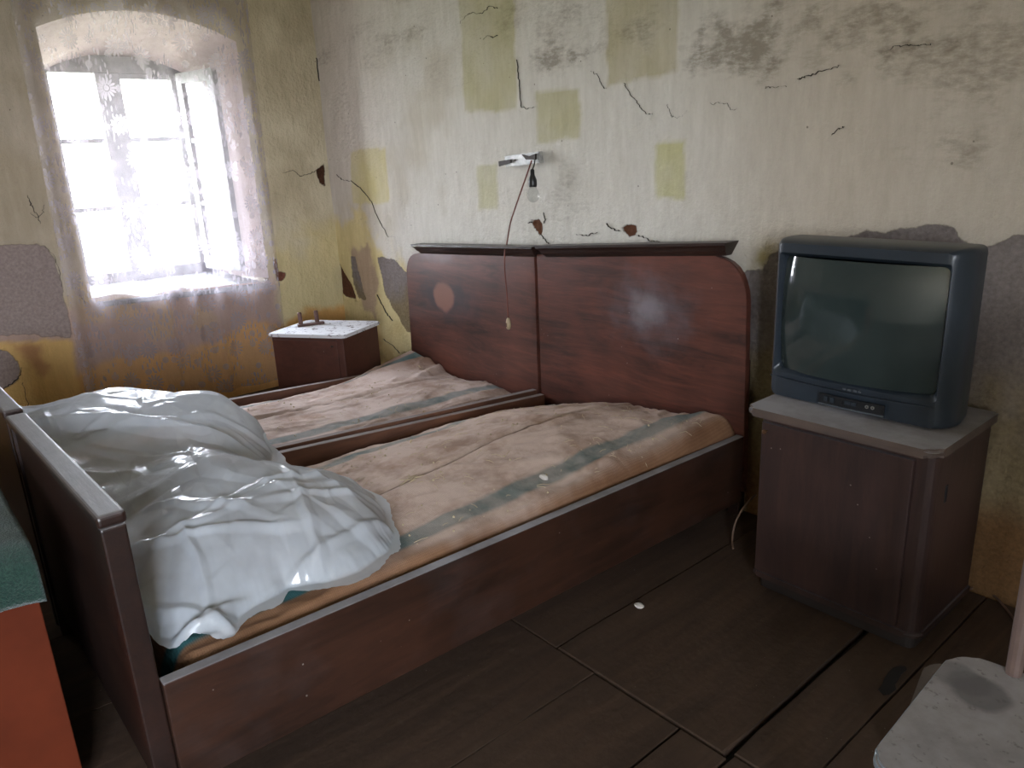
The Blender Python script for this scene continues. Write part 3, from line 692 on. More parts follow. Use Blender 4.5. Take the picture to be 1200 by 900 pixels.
def make_bed(label, xl, xr, hb_pts, hb_flags, crown_px, zl, zr, foot_x, foot_z, hmat):
    bed = empty('wooden_bed', ((xl+xr)/2, 1.3, 0), label, 'bed', 'twin beds pushed together')
    P2 = rounded(hb_pts, hb_flags)
    hb = link('headboard', prism([(p[0], HY, p[1]) for p in P2], (0, .028, 0), .004), hmat, bed)
    crown(*crown_px, hb, WOOD_FOOT)
    for xx in (xl+.06, xr-.06):                   # head legs behind the panel
        link('leg', box(xx-.025, xx+.025, HY+.029, HY+.07, 0, .62, .004), WOOD_FOOT, bed)
    # side rails (outer face veneered, inner ledger below the top)
    for xx, (zf, zh), inn in ((xl+.017, zl, 1), (xr-.017, zr, -1)):
        r_ = rail('side_rail', xx, .032, zf, zh, .26, .262, bed, WOOD_BED if inn == -1 and xx > -2 else WOOD_IN)
        x2 = xx+inn*.030
        link('ledger_strip', hexa([(x2-.013, .33, zf-.22), (x2+.013, .33, zf-.22), (x2+.013, 2.33, zh-.21), (x2-.013, 2.33, zh-.21), (x2-.013, .33, zf-.19), (x2+.013, .33, zf-.19), (x2+.013, 2.33, zh-.18), (x2-.013, 2.33, zh-.18)]), WOOD_IN, r_)
    zb0 = min(zl[0], zr[0])-.18; zb1 = min(zl[1], zr[1])-.17
    for k in range(9):                            # slats that carry the sack
        y = .42+k*.225; tq = (y-.3)/2.05; za = lin(zl[0], zl[1], tq)-.185; zb_ = lin(zr[0], zr[1], tq)-.185
        link('bed_slat', hexa([(xl+.036, y-.05, za), (xr-.036, y-.05, zb_), (xr-.036, y+.05, zb_), (xl+.036, y+.05, za), (xl+.036, y-.05, za+.016), (xr-.036, y-.05, zb_+.016), (xr-.036, y+.05, zb_+.016), (xl+.036, y+.05, za+.016)]), WOOD_IN, bed)
    # footboard: panel, end posts, dusty cap with rounded edge
    fx0_, fx1_ = foot_x; fz0_, fz1_ = foot_z
    fb = link('footboard', hexa([(fx0_+.03, .246, .12), (fx1_-.012, .246, .12), (fx1_-.012, .274, .12), (fx0_+.03, .274, .12), (fx0_+.03, .246, fz0_-.02), (fx1_-.012, .246, fz1_-.02), (fx1_-.012, .274, fz1_-.02), (fx0_+.03, .274, fz0_-.02)], .003), WOOD_FOOT, bed)
    link('cap', hexa([(fx0_, .234, fz0_-.026), (fx1_+.004, .234, fz1_-.026), (fx1_+.004, .288, fz1_-.026), (fx0_, .288, fz0_-.026), (fx0_, .234, fz0_), (fx1_+.004, .234, fz1_), (fx1_+.004, .288, fz1_), (fx0_, .288, fz0_)], .008, 3), WOOD_FOOT, fb)
    for xx, zz in ((fx0_+.022, fz0_), (fx1_-.016, fz1_)):
        link('leg', box(xx-.018, xx+.018, .238, .284, 0, zz-.028, .004), WOOD_FOOT, bed)
    link('tie_rail', box(xl+.04, xr-.04, HY-.03, HY-.004, .10, .14), WOOD_IN, bed)
    return bed
hp = lambda u, v: tuple(ony(u, v, HY)[[0, 2]])
p1 = hp(629, 298); p2 = hp(842, 297); 
R_pts = [(-2.602, .12), (p1[0], p1[1]), (hp(877, 295)[0]-.004, hp(870, 299)[1]), (-1.482, .12)]
bedR = make_bed('dark wooden bed nearest the television, with pale smudge on headboard', -2.600, -1.484, R_pts, [0, .004, .17, 0], (626, 288.5, 851, 284.5), (.43, .28), (.395, .348), (-2.578, -1.502), (.728, .782), WOOD_H2)
q1 = hp(475, 297); q2 = hp(626, 299)
L_pts = [(-3.722, .06), (q1[0], q1[1]), (q2[0], q2[1]), (-2.622, .12)]
bedL = make_bed('dark wooden bed farther from the television, round orange mark on headboard', -3.720, -2.618, L_pts, [0, .12, .004, 0], (481, 286.5, 623, 289.5), (.335, .215), (.43, .293), (-3.70, -2.620), (.68, .732), WOOD_H1)

# ------------------------------------------------------------------ straw-filled sack mattresses
def tps(ctrl, X, Y, lam=1e-4, vals=None):
    P = np.array([c[:2] for c in ctrl]); Zv = np.array([c[2] for c in ctrl]); n_ = len(P)
    U = lambda r2: np.where(r2 > 1e-12, r2*np.log(r2+1e-12), 0)
    D = ((P[:, None]-P[None])**2).sum(-1); K = U(D)+lam*np.eye(n_)
    A_ = np.zeros((n_+3, n_+3)); A_[:n_, :n_] = K; A_[:n_, n_] = 1; A_[:n_, n_+1:] = P; A_[n_, :n_] = 1; A_[n_+1:, :n_] = P.T
    w_ = np.linalg.solve(A_, np.concatenate([Zv, np.zeros(3)]))
    out = w_[n_]+w_[n_+1]*X+w_[n_+2]*Y
    for i in range(n_): out = out+w_[i]*U((X-P[i, 0])**2+(Y-P[i, 1])**2)
    return out
def mattress(label, x0, x1, ctrl, mat, dustfn, seed, seam, loc, extra=None, over=0.):
    nu, nv = 120, 220
    s = np.linspace(0, 1, nu)[:, None]; v = np.linspace(0, 1, nv)[None, :]
    Y = .325+(2.348-.325)*v+0*s; X = x0+(x1-x0)*s+0*v
    Z = tps(ctrl, X, Y)
    wr = np.abs(fbm(X*6+2*fbm(X*3, Y*3, 7), Y*2.6, seed+9)); Z = Z+.012*fbm(X*7, Y*3.5, seed)+.006*fbm(X*20, Y*11, seed+5)+.007*np.clip(.10-wr, 0, .1)/.1
    if extra is not None: Z = Z+extra(X, Y, s, v)
    # lengthwise sewn seam pulls the cloth down in a groove
    sx_ = s-seam; Z = Z-.006*np.exp(-(sx_/.008)**2)+.006*np.exp(-((np.abs(sx_)-.03)/.02)**2)
    ed = np.minimum(np.minimum(s, 1-s)*(x1-x0), np.minimum(v, 1-v)*2.0)
    Z = Z-.085*np.clip(1-ed/.055, 0, 1)**2.2
    top_ = np.stack([X, Y, Z], -1); me = gridmesh(top_)
    bm = bmesh.new(); bm.from_mesh(me)
    # sides and flat base
    vs = list(bm.verts); bm.verts.ensure_lookup_table(); idx = lambda i, j: bm.verts[i*nv+j]
    loop = [idx(i, 0) for i in range(nu)]+[idx(nu-1, j) for j in range(1, nv)]+[idx(i, nv-1) for i in range(nu-2, -1, -1)]+[idx(0, j) for j in range(nv-2, 0, -1)]
    zmin = min(q.co.z for q in loop)
    def basez(x_, y_): return baseZ(x_, y_)
    baseZ = extra_base[0]
    low = [bm.verts.new((q.co.x, q.co.y, baseZ(q.co.x, q.co.y))) for q in loop]
    for i in range(len(loop)): bm.faces.new((loop[i], loop[(i+1) % len(loop)], low[(i+1) % len(loop)], low[i]))
    bm.faces.new(low[::-1])
    bmesh.ops.recalc_face_normals(bm, faces=bm.faces)
    m2_ = bpy.data.meshes.new('mattress'); bm.to_mesh(m2_); bm.free()
    co = np.zeros(len(m2_.vertices)*3, np.float32); m2_.vertices.foreach_get('co', co); co = co.reshape(-1, 3)
    vattr(m2_, 'across', (co[:, 0]-x0)/(x1-x0)); vattr(m2_, 'dust', dustfn(co[:, 0], co[:, 1]))
    return top('straw_mattress', m2_, mat, loc, label, 'mattress', 'burlap sack mattresses on the twin beds', True)
DUST = (.76, .61, .535)
extra_base = [lambda x_, y_: lin(lin(.43, .28, (y_-.3)/2.05), lin(.395, .348, (y_-.3)/2.05), (x_+2.6)/1.1)-.166]
ctR = [(-2.53, .33, .33), (-2.0, .33, .37), (-1.54, .33, .375), (-1.54, .8, .385), (-2.05, .8, .36), (-2.53, .8, .33), (-2.53, 1.2, .315), (-2.28, 1.1, .355), (-2.3, 1.4, .37), (-2.53, 1.5, .30), (-2.53, 1.9, .275), (-2.35, 1.9, .37),
       (-2.05, 1.2, .395), (-2.0, 1.6, .425), (-2.0, 2.0, .41), (-1.9, 2.33, .375), (-2.3, 2.33, .305), (-2.53, 2.33, .25), (-2.2, 2.15, .36), (-1.75, 1.2, .40), (-1.54, 1.2, .385), (-1.7, 1.7, .425), (-1.525, 1.6, .385), (-1.7, 2.1, .43), (-1.53, 1.95, .405), (-1.53, 2.2, .425), (-1.56, 2.34, .435), (-1.7, 2.33, .40)]
dR = lambda x_, y_: sm(y_+.2*fbm(x_*4, y_*4, 77), .75, 1.15)*sm(-(x_+.06*fbm(x_*6, y_*6, 78)), 1.535, 1.60)
def exR(X, Y, s, v):
    return .012*np.exp(-((s-.93+.06*np.sin(v*9))/.03)**2)*sm(Y, 1.2, 1.6)+.010*np.sin((X+2.2)*9+(Y)*3)*sm(Y, .9, 1.4)*.7
BUR_R = m_burlap('burlap_sack_cloth', DUST, [(.10, .16), (.835, .905)], .56)
matR = mattress('beige burlap straw mattress with blue-green stripes on the bed nearest the television', -2.538, -1.522, ctR, BUR_R, dR, 3, .56, (-2.03, 1.3, .20), exR)
extra_base = [lambda x_, y_: lin(lin(.335, .215, (y_-.3)/2.05), lin(.43, .293, (y_-.3)/2.05), (x_+3.7)/1.05)-.166]
ctL = [(-3.67, .33, .27), (-3.1, .33, .33), (-2.68, .33, .36), (-2.68, .9, .335), (-3.2, .9, .33), (-3.67, .9, .25), (-3.67, 1.3, .235), (-3.4, 1.3, .30), (-3.1, 1.3, .315), (-2.85, 1.3, .315), (-2.69, 1.3, .31), (-2.69, 1.7, .285), (-2.9, 1.7, .31), (-3.1, 1.75, .30), (-3.4, 1.8, .285), (-3.66, 1.75, .225),
       (-3.66, 2.0, .26), (-3.5, 2.05, .30), (-3.60, 2.33, .335), (-3.45, 2.32, .30), (-3.2, 2.32, .245), (-3.0, 2.2, .29), (-3.0, 2.33, .265), (-2.85, 2.25, .285), (-2.72, 2.2, .27), (-2.69, 2.33, .24)]
dL = lambda x_, y_: np.clip(.25+sm(y_-.9*(x_+3.3)*-.5+.3*fbm(x_*4, y_*4, 87), .75, 1.15), 0, 1)*(1-.6*np.exp(-((x_+3.5)/.10)**2)*sm(y_, 1.9, 2.2))
def exL(X, Y, s, v):
    d = (X+3.33)*.8+(Y-2.2)*.6
    return .022*np.exp(-(((X+3.25)+.5*(Y-2.1))/.03)**2)*sm(Y, 1.95, 2.2)+.012*np.exp(-((s-.27-.1*np.sin(v*6))/.03)**2)*sm(Y, 1.3, 1.6)
BUR_L = m_burlap('burlap_sack_cloth_greyer', (.74, .61, .56), [(.09, .16), (.80, .87)], .5)
matL = mattress('greyish burlap straw mattress humped at its head, on the bed farther from the television', -3.678, -2.676, ctL, BUR_L, dL, 13, .5, (-3.17, 1.3, .12), exL)

bpy.context.view_layer.update()
def ztop(o, x_, y_):
    ok, loc, nr, _ = o.ray_cast(Vector((x_, y_, 2.))-o.location, Vector((0, 0, -1)))
    return loc.z+o.location.z if ok else .4
# loose straws and crumbs on the sacks
STRAW = m_plain('straw', (.50, .40, .26), .8); CHIP = m_plain('plaster_crumb', (.60, .55, .50), .9)
def straws(o, n_, x0, x1, y0, y1, label, seed):
    rg = random.Random(seed); bm = bmesh.new()
    for i in range(n_):
        x_ = rg.uniform(x0, x1); y_ = rg.uniform(y0, y1); a = rg.uniform(0, math.pi); l = rg.uniform(.008, .045); dx = math.cos(a)*l; dy = math.sin(a)*l
        z0 = ztop(o, x_, y_); z1 = ztop(o, x_+dx, y_+dy)
        mid = ((2*x_+dx)/2+rg.uniform(-.003, .003), (2*y_+dy)/2, max((z0+z1)/2, ztop(o, x_+dx/2, y_+dy/2))+.004)
        tube([(x_, y_, z0+.001), mid, (x_+dx, y_+dy, z1+.002)], .0009, 4, bm)
    for i in range(n_//2):
        x_ = rg.uniform(x0, x1); y_ = rg.uniform(y0, y1); r = rg.uniform(.002, .0045); z0 = ztop(o, x_, y_)
        bmesh.ops.create_icosphere(bm, subdivisions=1, radius=r, matrix=Matrix.Translation((x_, y_, z0+r*.6)))
    c0 = ((x0+x1)/2, (y0+y1)/2, .40)
    q = top('straw_litter', bmesh_done(bm), STRAW, c0, label, 'straw'); q['kind'] = 'stuff'; return q
straws(matR, 170, -2.40, -1.56, .95, 2.25, 'loose straw bits and crumbs scattered on the nearer burlap mattress', 5)
straws(matL, 80, -3.4, -2.74, 1.1, 2.2, 'loose straw bits scattered on the farther burlap mattress', 6)
def crumb(name, p, r, mat, label, cat, seed=0, sq=(1, 1, .6)):
    rg = random.Random(seed); bm = bmesh.new(); bmesh.ops.create_icosphere(bm, subdivisions=2, radius=r)
    for v_ in bm.verts: v_.co *= 1+rg.uniform(-.16, .16); v_.co = Vector((v_.co.x*sq[0], v_.co.y*sq[1], v_.co.z*sq[2]))
    me = bmesh_done(bm); me.transform(Matrix.Translation(Vector(p)+Vector((0, 0, r*sq[2]*.85)))); return top(name, me, mat, p, label, cat)
pc_ = onz(637, 556, .42); z_ = ztop(matR, pc_[0], pc_[1]); crumb('plaster_crumb', (pc_[0], pc_[1], z_), .013, CHIP, 'white plaster crumb lying on the nearer burlap mattress', 'crumb', 2, (1.4, .8, .6))
pc_ = onz(749, 710, 0)
crumb('plaster_crumb', (pc_[0], pc_[1], -.004), .017, CHIP, 'white plaster chip lying alone on the floorboards beside the bed', 'crumb', 3, (1.0, .8, .35))
# a twist of straw twigs in the hollow
pw = onz(484, 560, .41); bm = bmesh.new(); rg = random.Random(9)
for i in range(9):
    a = rg.uniform(0, 3.14); l = .03; cx, cy = pw[0]+rg.uniform(-.02, .02), pw[1]+rg.uniform(-.02, .02); z_ = ztop(matR, cx, cy)
    tube([(cx-l*math.cos(a), cy-l*math.sin(a), ztop(matR, cx-l*math.cos(a), cy-l*math.sin(a))+.002), (cx, cy, z_+.010), (cx+l*math.cos(a), cy+l*math.sin(a), ztop(matR, cx+l*math.cos(a), cy+l*math.sin(a))+.002)], .0012, 4, bm)
z_ = ztop(matR, pw[0], pw[1]); q = top('straw_wisp', bmesh_done(bm), STRAW, (pw[0], pw[1], z_), 'little tangle of pale straws in the hollow of the nearer mattress', 'straw')

# ------------------------------------------------------------------ crumpled plastic film over the foot ends
bnd = [(-3.28, .335, .47), (-3.33, .50, .44), (-3.30, .68, .42), (-3.20, .86, .39), (-3.02, .99, .385), (-2.82, 1.04, .40), (-2.66, 1.02, .44), (-2.57, .99, .445), (-2.45, .99, .40), (-2.30, .98, .39), (-2.12, 1.02, .40), (-1.94, 1.06, .415), (-1.84, 1.04, .41), (-1.74, .99, .405), (-1.63, .94, .41), (-1.555, .89, .405), (-1.545, .80, .405), (-1.56, .70, .40), (-1.60, .63, .40), (-1.60, .55, .40), (-1.555, .47, .40), (-1.555, .39, .40), (-1.60, .335, .41), (-1.75, .315, .47), (-1.95, .312, .50), (-2.2, .31, .54), (-2.45, .31, .56), (-2.7, .31, .60), (-2.95, .31, .60), (-3.15, .315, .56)]
inn = [(-3.10, .62, .600), (-2.92, .50, .635), (-3.0, .78, .575), (-2.80, .70, .625), (-2.72, .90, .590), (-2.88, .93, .50), (-3.18, .45, .56), (-2.60, .62, .60), (-2.52, .80, .55), (-2.45, .50, .545), (-2.30, .45, .525), (-2.28, .60, .565), (-2.12, .66, .60), (-2.22, .82, .50),
       (-2.02, .78, .565), (-1.95, .92, .495), (-1.90, .62, .575), (-1.78, .80, .525), (-1.75, .90, .475), (-1.72, .55, .51), (-1.66, .68, .475), (-1.80, .42, .53), (-1.66, .42, .47), (-1.95, .42, .56), (-2.1, .40, .54), (-2.6, .42, .61)]
nth, nr_ = 600, 170
bs = spline(bnd+[bnd[0]], 14); bs = np.array(bs[:-1]); 
L_ = np.linspace(0, len(bs), nth, endpoint=False); i0 = L_.astype(int) % len(bs); fr_ = (L_-np.floor(L_))[:, None]; Bd = bs[i0]*(1-fr_)+bs[(i0+1) % len(bs)]*fr_
cen = np.array([-2.40, .64]); rad = np.linspace(.0, 1, nr_)**.9
th_ = np.arange(nth)/nth*2*np.pi
wob = 1+.05*fbm(np.cos(th_)*3+9, np.sin(th_)*3+9, 61)*2+.02*fbm(np.cos(th_)*9+9, np.sin(th_)*9+9, 62)*2
PX = cen[0]+(Bd[:, 0]-cen[0])[:, None]*rad[None]*(1+(wob-1)[:, None]*rad[None]**4)
PY = cen[1]+(Bd[:, 1]-cen[1])[:, None]*rad[None]*(1+(wob-1)[:, None]*rad[None]**4)
H = tps([tuple(b) for b in bnd]+inn, PX, PY, 2e-4)
rs = np.random.RandomState(4)
wx = PX+.05*fbm(PX*3, PY*3, 101)*2; wy = PY+.05*fbm(PX*3, PY*3, 131)*2
def facets(npts, amp, seed):
    """crumple: flat triangular facets between random points, so that the folds between them are crisp"""
    from mathutils.geometry import delaunay_2d_cdt
    rs = np.random.RandomState(seed); pts = np.stack([rs.uniform(-3.5, -1.4, npts), rs.uniform(.2, 1.2, npts)], 1)
    pts = np.concatenate([pts, [(-3.8, .0), (-1.2, .0), (-1.2, 1.4), (-3.8, 1.4)]]); hv = rs.uniform(-1, 1, len(pts))*amp
    vs, _, fs, *_r = delaunay_2d_cdt([Vector(p) for p in pts.tolist()], [], [], 0, 1e-6)
    out = np.zeros(PX.shape); V2 = np.array([tuple(v) for v in vs])
    for f in fs:
        a, b_, c_ = V2[f[0]], V2[f[1]], V2[f[2]]; dt = (b_[1]-c_[1])*(a[0]-c_[0])+(c_[0]-b_[0])*(a[1]-c_[1])
        if abs(dt) < 1e-9: continue
        l1 = ((b_[1]-c_[1])*(PX-c_[0])+(c_[0]-b_[0])*(PY-c_[1]))/dt; l2 = ((c_[1]-a[1])*(PX-c_[0])+(a[0]-c_[0])*(PY-c_[1]))/dt; l3 = 1-l1-l2
        m_ = (l1 >= -1e-6) & (l2 >= -1e-6) & (l3 >= -1e-6)
        out[m_] = (l1*hv[f[0]]+l2*hv[f[1]]+l3*hv[f[2]])[m_]
    return out
cr = facets(75, .032, 1)+facets(260, .010, 2)+facets(900, .0035, 3)
for k in range(8):                              # and a few long straight folds
    a = rs.uniform(0, np.pi); fq = rs.uniform(1.5, 4); phs = rs.uniform(0, 1)
    q = (wx*np.cos(a)+wy*np.sin(a))*fq+phs; tri = np.abs(q-np.floor(q)-.5)*2
    cr += np.clip(.14-tri, 0, .14)*.09*sm(fbm(PX*2.2+k*7, PY*2.2, 200+k), -.05, .1)
calm = 1-.7*np.exp(-(((PX+2.95)/.35)**2+((PY-.65)/.3)**2))
H = H+cr*(.45+.55*rad[None])*calm*1.1+.0015*fbm(PX*30, PY*30, 99)*calm
# one long straight fold across the taller, calmer part
d = (PX+2.62)*.62+(PY-.78)*.78; H = H+.030*np.clip(1-np.abs((PX+2.50)*.80-(PY-.70)*.60)/.05, 0, 1)*sm(PX, -2.9, -2.7)*sm(-PX, 2.2, 2.3)
edge = np.clip(1-(1-rad[None])/.10, 0, 1); H = H-.05*edge**2*sm(PY, .42, .5)
base = np.where(PX > -2.6, .405, np.where(PX > -3.7, .375, .3)); rail_ = np.exp(-((PX+2.61)/.07)**2)*.05
H = np.maximum(H, base+.004+rail_)
me = gridmesh(np.stack([PX, PY, H], -1).transpose(1, 0, 2), wrap=True)
top('plastic_sheet', me, m_film(), (-2.40, .64, .40), 'crumpled clear plastic sheet heaped over the foot ends of both beds', 'plastic sheet', smooth=True)

# ------------------------------------------------------------------ small cabinets
def roundrect(q, r, n=6): return rounded(q, [r]*4, n)
def plan(q, z0, z1, bw=0, seg=2): return prism([(p[0], p[1], z0) for p in q], (0, 0, z1-z0), bw, seg)
cab = empty('tv_cabinet', (-.955, 2.19, 0), 'dark wooden bedside cabinet with dusty top under the television', 'cabinet', 'small wooden cabinets')
cx0, cx1, cy0, cy1 = -1.205, -.695, 1.995, 2.375
link('body', plan(rounded([(cx0, cy0+.004), (cx1, cy0+.004), (cx1, cy1), (cx0, cy1)], [.02, .035, .01, .01], 6), .055, .587), WOOD_CAB, cab)
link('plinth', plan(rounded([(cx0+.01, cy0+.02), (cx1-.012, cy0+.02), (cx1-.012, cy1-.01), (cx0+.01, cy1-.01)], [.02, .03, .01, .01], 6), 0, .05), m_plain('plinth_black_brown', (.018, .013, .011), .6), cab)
link('base_moulding', plan(rounded([(cx0-.004, cy0-.004), (cx1+.006, cy0-.004), (cx1+.006, cy1), (cx0-.004, cy1)], [.02, .04, .01, .01], 6), .044, .062, .006, 3), WOOD_CAB, cab)
link('cabinet_top', plan(rounded([(-1.252, 1.985), (-.690, 1.985), (-.690, 2.405), (-1.252, 2.405)], [.03, .05, .012, .012], 8), .586, .612, .009, 3), WOOD_TOP, cab)
dr = link('door', plan(rounded([(cx0+.012, cy0-.012), (cx1-.052, cy0-.012), (cx1-.052, cy0+.006), (cx0+.012, cy0+.006)], [.003]*4, 2), .075, .575), WOOD_CAB, cab)
kp = ony(898, 505, cy0-.014)
link('knob', lathe((kp[0], cy0-.012, kp[2]), [(.003, 0), (.003, .008), (.0065, .010), (.0075, .014), (.005, .018)], 12, 'y'), m_plain('dull_brass', (.20, .11, .06), .4, .8), dr)
kh = onx(1103, 580, cx1)
link('keyhole_dent', box(cx1-.002, cx1+.0015, 2.075, 2.09, .44, .49, .0005), m_plain('hole_dark', (.01, .008, .008), .9), cab)
for (u, v, w_) in ((935, 505, .03), ): pass
# left nightstand, turned towards the bed
ns = empty('nightstand', (-4.06, 1.98, 0), 'reddish-brown nightstand with pale flaking top in the corner by the window', 'nightstand', 'small wooden cabinets')
zf = .475; LF = onz(313, 391, zf)[:2]; RF = onz(403, 393, zf)[:2]; BR = onz(446, 376, zf)[:2]; BL = LF+(BR-RF)
def insetq(q, d):
    c_ = sum(q)/4; return [p+(c_-p)/np.linalg.norm(c_-p)*d for p in q]
Q = [LF, RF, BR, BL]; Qi = insetq(Q, .022)
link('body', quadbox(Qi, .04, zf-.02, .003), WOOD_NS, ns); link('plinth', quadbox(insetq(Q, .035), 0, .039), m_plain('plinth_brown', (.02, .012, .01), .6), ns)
FLK = NT('flaking_white_top'); nn = FLK.noise(24, 5, rough=.75)
FLK = FLK.end(FLK.bsdf(FLK.mix(FLK.rng(nn, .55, .61), (.62, .61, .63), (.13, .10, .10)), .7, FLK.bump(nn, .3, .004)))
link('tabletop', plan(roundrect(Q, .018, 5), zf-.019, zf, .006, 3), FLK, ns)
n_ = (RF-LF)/np.linalg.norm(RF-LF); bk = (BL-LF)/np.linalg.norm(BL-LF)
dq = [Qi[0]+n_*.012-bk*.010, Qi[1]-n_*.035-bk*.010, Qi[1]-n_*.035+bk*.004, Qi[0]+n_*.012+bk*.004]
d2 = link('door', quadbox(dq, .06, zf-.035, .002), WOOD_NS, ns)
kk = Qi[1]-n_*.06-bk*.010
link('knob', lathe((kk[0], kk[1], zf-.065), [(.003, -.004), (.007, .004), (.004, .012)], 10, 'y'), m_plain('knob_dark', (.02, .012, .01), .5), d2)
# wooden peg rack on it
pr_ = empty('peg_bracket', tuple(onz(378, 382, zf)), 'small wooden bracket with two upright pegs on the nightstand', 'bracket')
c0 = onz(349, 383, zf)[:2]; c1 = onz(380, 379, zf)[:2]; dv = (c1-c0)/np.linalg.norm(c1-c0); nv_ = np.array([-dv[1], dv[0]])
def orb(a, b, h0, h1, wdt, bw=.003): return quadbox([a-nv_*wdt, b-nv_*wdt, b+nv_*wdt, a+nv_*wdt], h0, h1, bw)
link('base_bar', orb(c0, c1, zf, zf+.014, .016), PINE, pr_)
for (u, ) in ((353,), (372,)):
    tq = (u-349)/31.; p = c0+(c1-c0)*np.clip(tq, 0, 1); link('peg', tube([(p[0], p[1], zf+.012), (p[0]-.003, p[1], zf+.075), (p[0]-.004, p[1], zf+.082)], [.013, .013, .010], 8), PINE, pr_)

# ------------------------------------------------------------------ television
tv = empty('television', (-1.0, 2.25, .612), 'old grey-black tube television with a dark glass screen on the cabinet', 'television')
TVC = m_plain('dusty_dark_grey_plastic', (.022, .030, .040), .36, spec=.5, var=.12, scale=9, bmp=.05)
TVD = m_plain('black_plastic', (.008, .009, .011), .4)
tx0, tx1, tz0, tz1 = -1.283, -.724, .6125, 1.107
FY = 2.125
def tv_section(y, in_, r, zlo=None, zhi=None, bulge=0.):
    q = rounded([(tx0+in_, (zlo if zlo is not None else tz0)), (tx1-in_, (zlo if zlo is not None else tz0)), (tx1-in_, (zhi if zhi is not None else tz1)-in_*.5), (tx0+in_, (zhi if zhi is not None else tz1)-in_*.5)], [r]*4, 8)
    return [(p[0], y, p[1]) for p in q]
def loft(secs, cap0=True, cap1=True):
    bm = bmesh.new(); rg = [[bm.verts.new(p) for p in s_] for s_ in secs]; n_ = len(secs[0])
    for a, b in zip(rg, rg[1:]):
        for k in range(n_): bm.faces.new((a[k], a[(k+1) % n_], b[(k+1) % n_], b[k]))
    if cap0: bm.faces.new(rg[0][::-1])
    if cap1: bm.faces.new(rg[-1])
    return bmesh_done(bm)
# bezel as a ring: outer outline to a recessed inner opening
ix0, ix1, iz0, iz1 = -1.243, -.772, .705, 1.058
def rr_(x0, x1, z0, z1, r, y, n=8): return [(p[0], y, p[1]) for p in rounded([(x0, z0), (x1, z0), (x1, z1), (x0, z1)], [r]*4, n)]
def bow(pts, amt=.035):                          # the lower front swells forward in the middle
    out = []
    for p in pts:
        t_ = (p[0]-(tx0+tx1)/2)/((tx1-tx0)/2); out.append((p[0], p[1]-amt*(1-t_*t_), p[2]))
    return out
def sec(y, i_, r_, bw_, zi=None):
    zi = i_*.4 if zi is None else zi
    return bow(rr_(tx0+i_*.75, tx1-i_, tz0+zi*.5, tz1-zi, r_, y), bw_)
secs = [rr_(tx0+.03, tx1-.03, tz0+.03, tz1-.03, .05, 2.285), rr_(tx0+.004, tx1-.008, tz0, tz1-.002, .022, 2.272), rr_(tx0, tx1, tz0, tz1, .022, 2.22), sec(2.196, .001, .022, .004), sec(2.176, .006, .022, .012, .001), sec(2.158, .016, .022, .022, .004), sec(2.147, .028, .020, .030, .008), sec(2.141, .038, .018, .034, .012),
        bow(rr_(ix0-.010, ix1+.008, iz0-.012, iz1+.010, .012, 2.140), .034), bow(rr_(ix0, ix1, iz0, iz1, .02, 2.156), .034), bow(rr_(ix0+.004, ix1-.004, iz0+.004, iz1-.004, .03, 2.180), .02)]
casing = link('casing', loft(secs, True, False), TVC, tv, False)
for p in casing.data.polygons: p.use_smooth = True
casing.data.set_sharp_from_angle(angle=math.radians(32))
# rear housing tapering to the tube's neck
link('rear_housing', loft([rr_(tx0+.03, tx1-.03, tz0+.03, tz1-.03, .05, 2.285), rr_(tx0+.08, tx1-.10, tz0+.01, tz1-.09, .06, 2.37), rr_(tx0+.17, tx1-.19, tz0+.01, tz1-.20, .05, 2.43)]), TVC, tv)
# glass screen, slightly convex
nu, nv = 40, 30
a_, b_ = np.meshgrid(np.linspace(-1, 1, nu), np.linspace(-1, 1, nv), indexing='ij')
sx_ = (ix0+ix1)/2+a_*(ix1-ix0)/2*(1-.012*b_*b_); sz_ = (iz0+iz1)/2+b_*(iz1-iz0)/2*(1-.015*a_*a_)
sy_ = 2.102+np.where(a_ < 0, .045*np.abs(a_)**3, .045*a_**2)+.012*np.abs(b_)**2.4
t_ = NT('dark_tube_glass'); nn = t_.noise(5, 4)
SCR = t_.end(t_.bsdf(t_.mix(t_.rng(nn, .3, .7), (.020, .030, .030), (.032, .044, .042)), t_.rng(nn, .3, .7, .035, .07), spec=.55))
link('screen', gridmesh(np.stack([sx_, sy_, sz_], -1)), SCR, tv, True)
# brow line under the screen and control flap
def fy(x): t_ = (x-(tx0+tx1)/2)/((tx1-tx0)/2); return 2.140-.034*(1-t_*t_)
def strip(nm, x0, x1, z0, z1, dep, mat, parent=tv, n=10, back=.004):
    bm = bmesh.new(); rows = []
    for k in range(n+1):
        x_ = x0+(x1-x0)*k/n; y_ = fy(x_); rows.append([bm.verts.new(q) for q in ((x_, y_-dep, z0), (x_, y_-dep, z1), (x_, y_+back, z1), (x_, y_+back, z0))])
    for a, b in zip(rows, rows[1:]):
        for k in range(4): bm.faces.new((a[k], a[(k+1) % 4], b[(k+1) % 4], b[k]))
    bm.faces.new(rows[0]); bm.faces.new(rows[-1][::-1]); return link(nm, bmesh_done(bm), mat, parent)
strip('brow_strip', tx0+.022, tx1-.045, .676, .680, .003, TVC, n=16)
pan = strip('control_panel', -1.082, -.890, .633, .662, .0012, TVD)
strip('flap_edge', -1.082, -.890, .629, .633, .004, m_plain('grey_plastic_edge', (.07, .08, .09), .4), pan)
for x_ in (-1.060, -1.040): strip('button', x_-.006, x_+.006, .641, .656, .004, TVC, pan, 2)
strip('button', -1.022, -1.010, .641, .653, .003, TVD, pan, 2); strip('button', -1.001, -.985, .645, .655, .004, TVC, pan, 2); strip('button', -.982, -.968, .645, .655, .004, TVC, pan, 2)
JK = m_plain('nickel_ring', (.5, .5, .48), .3, .9)
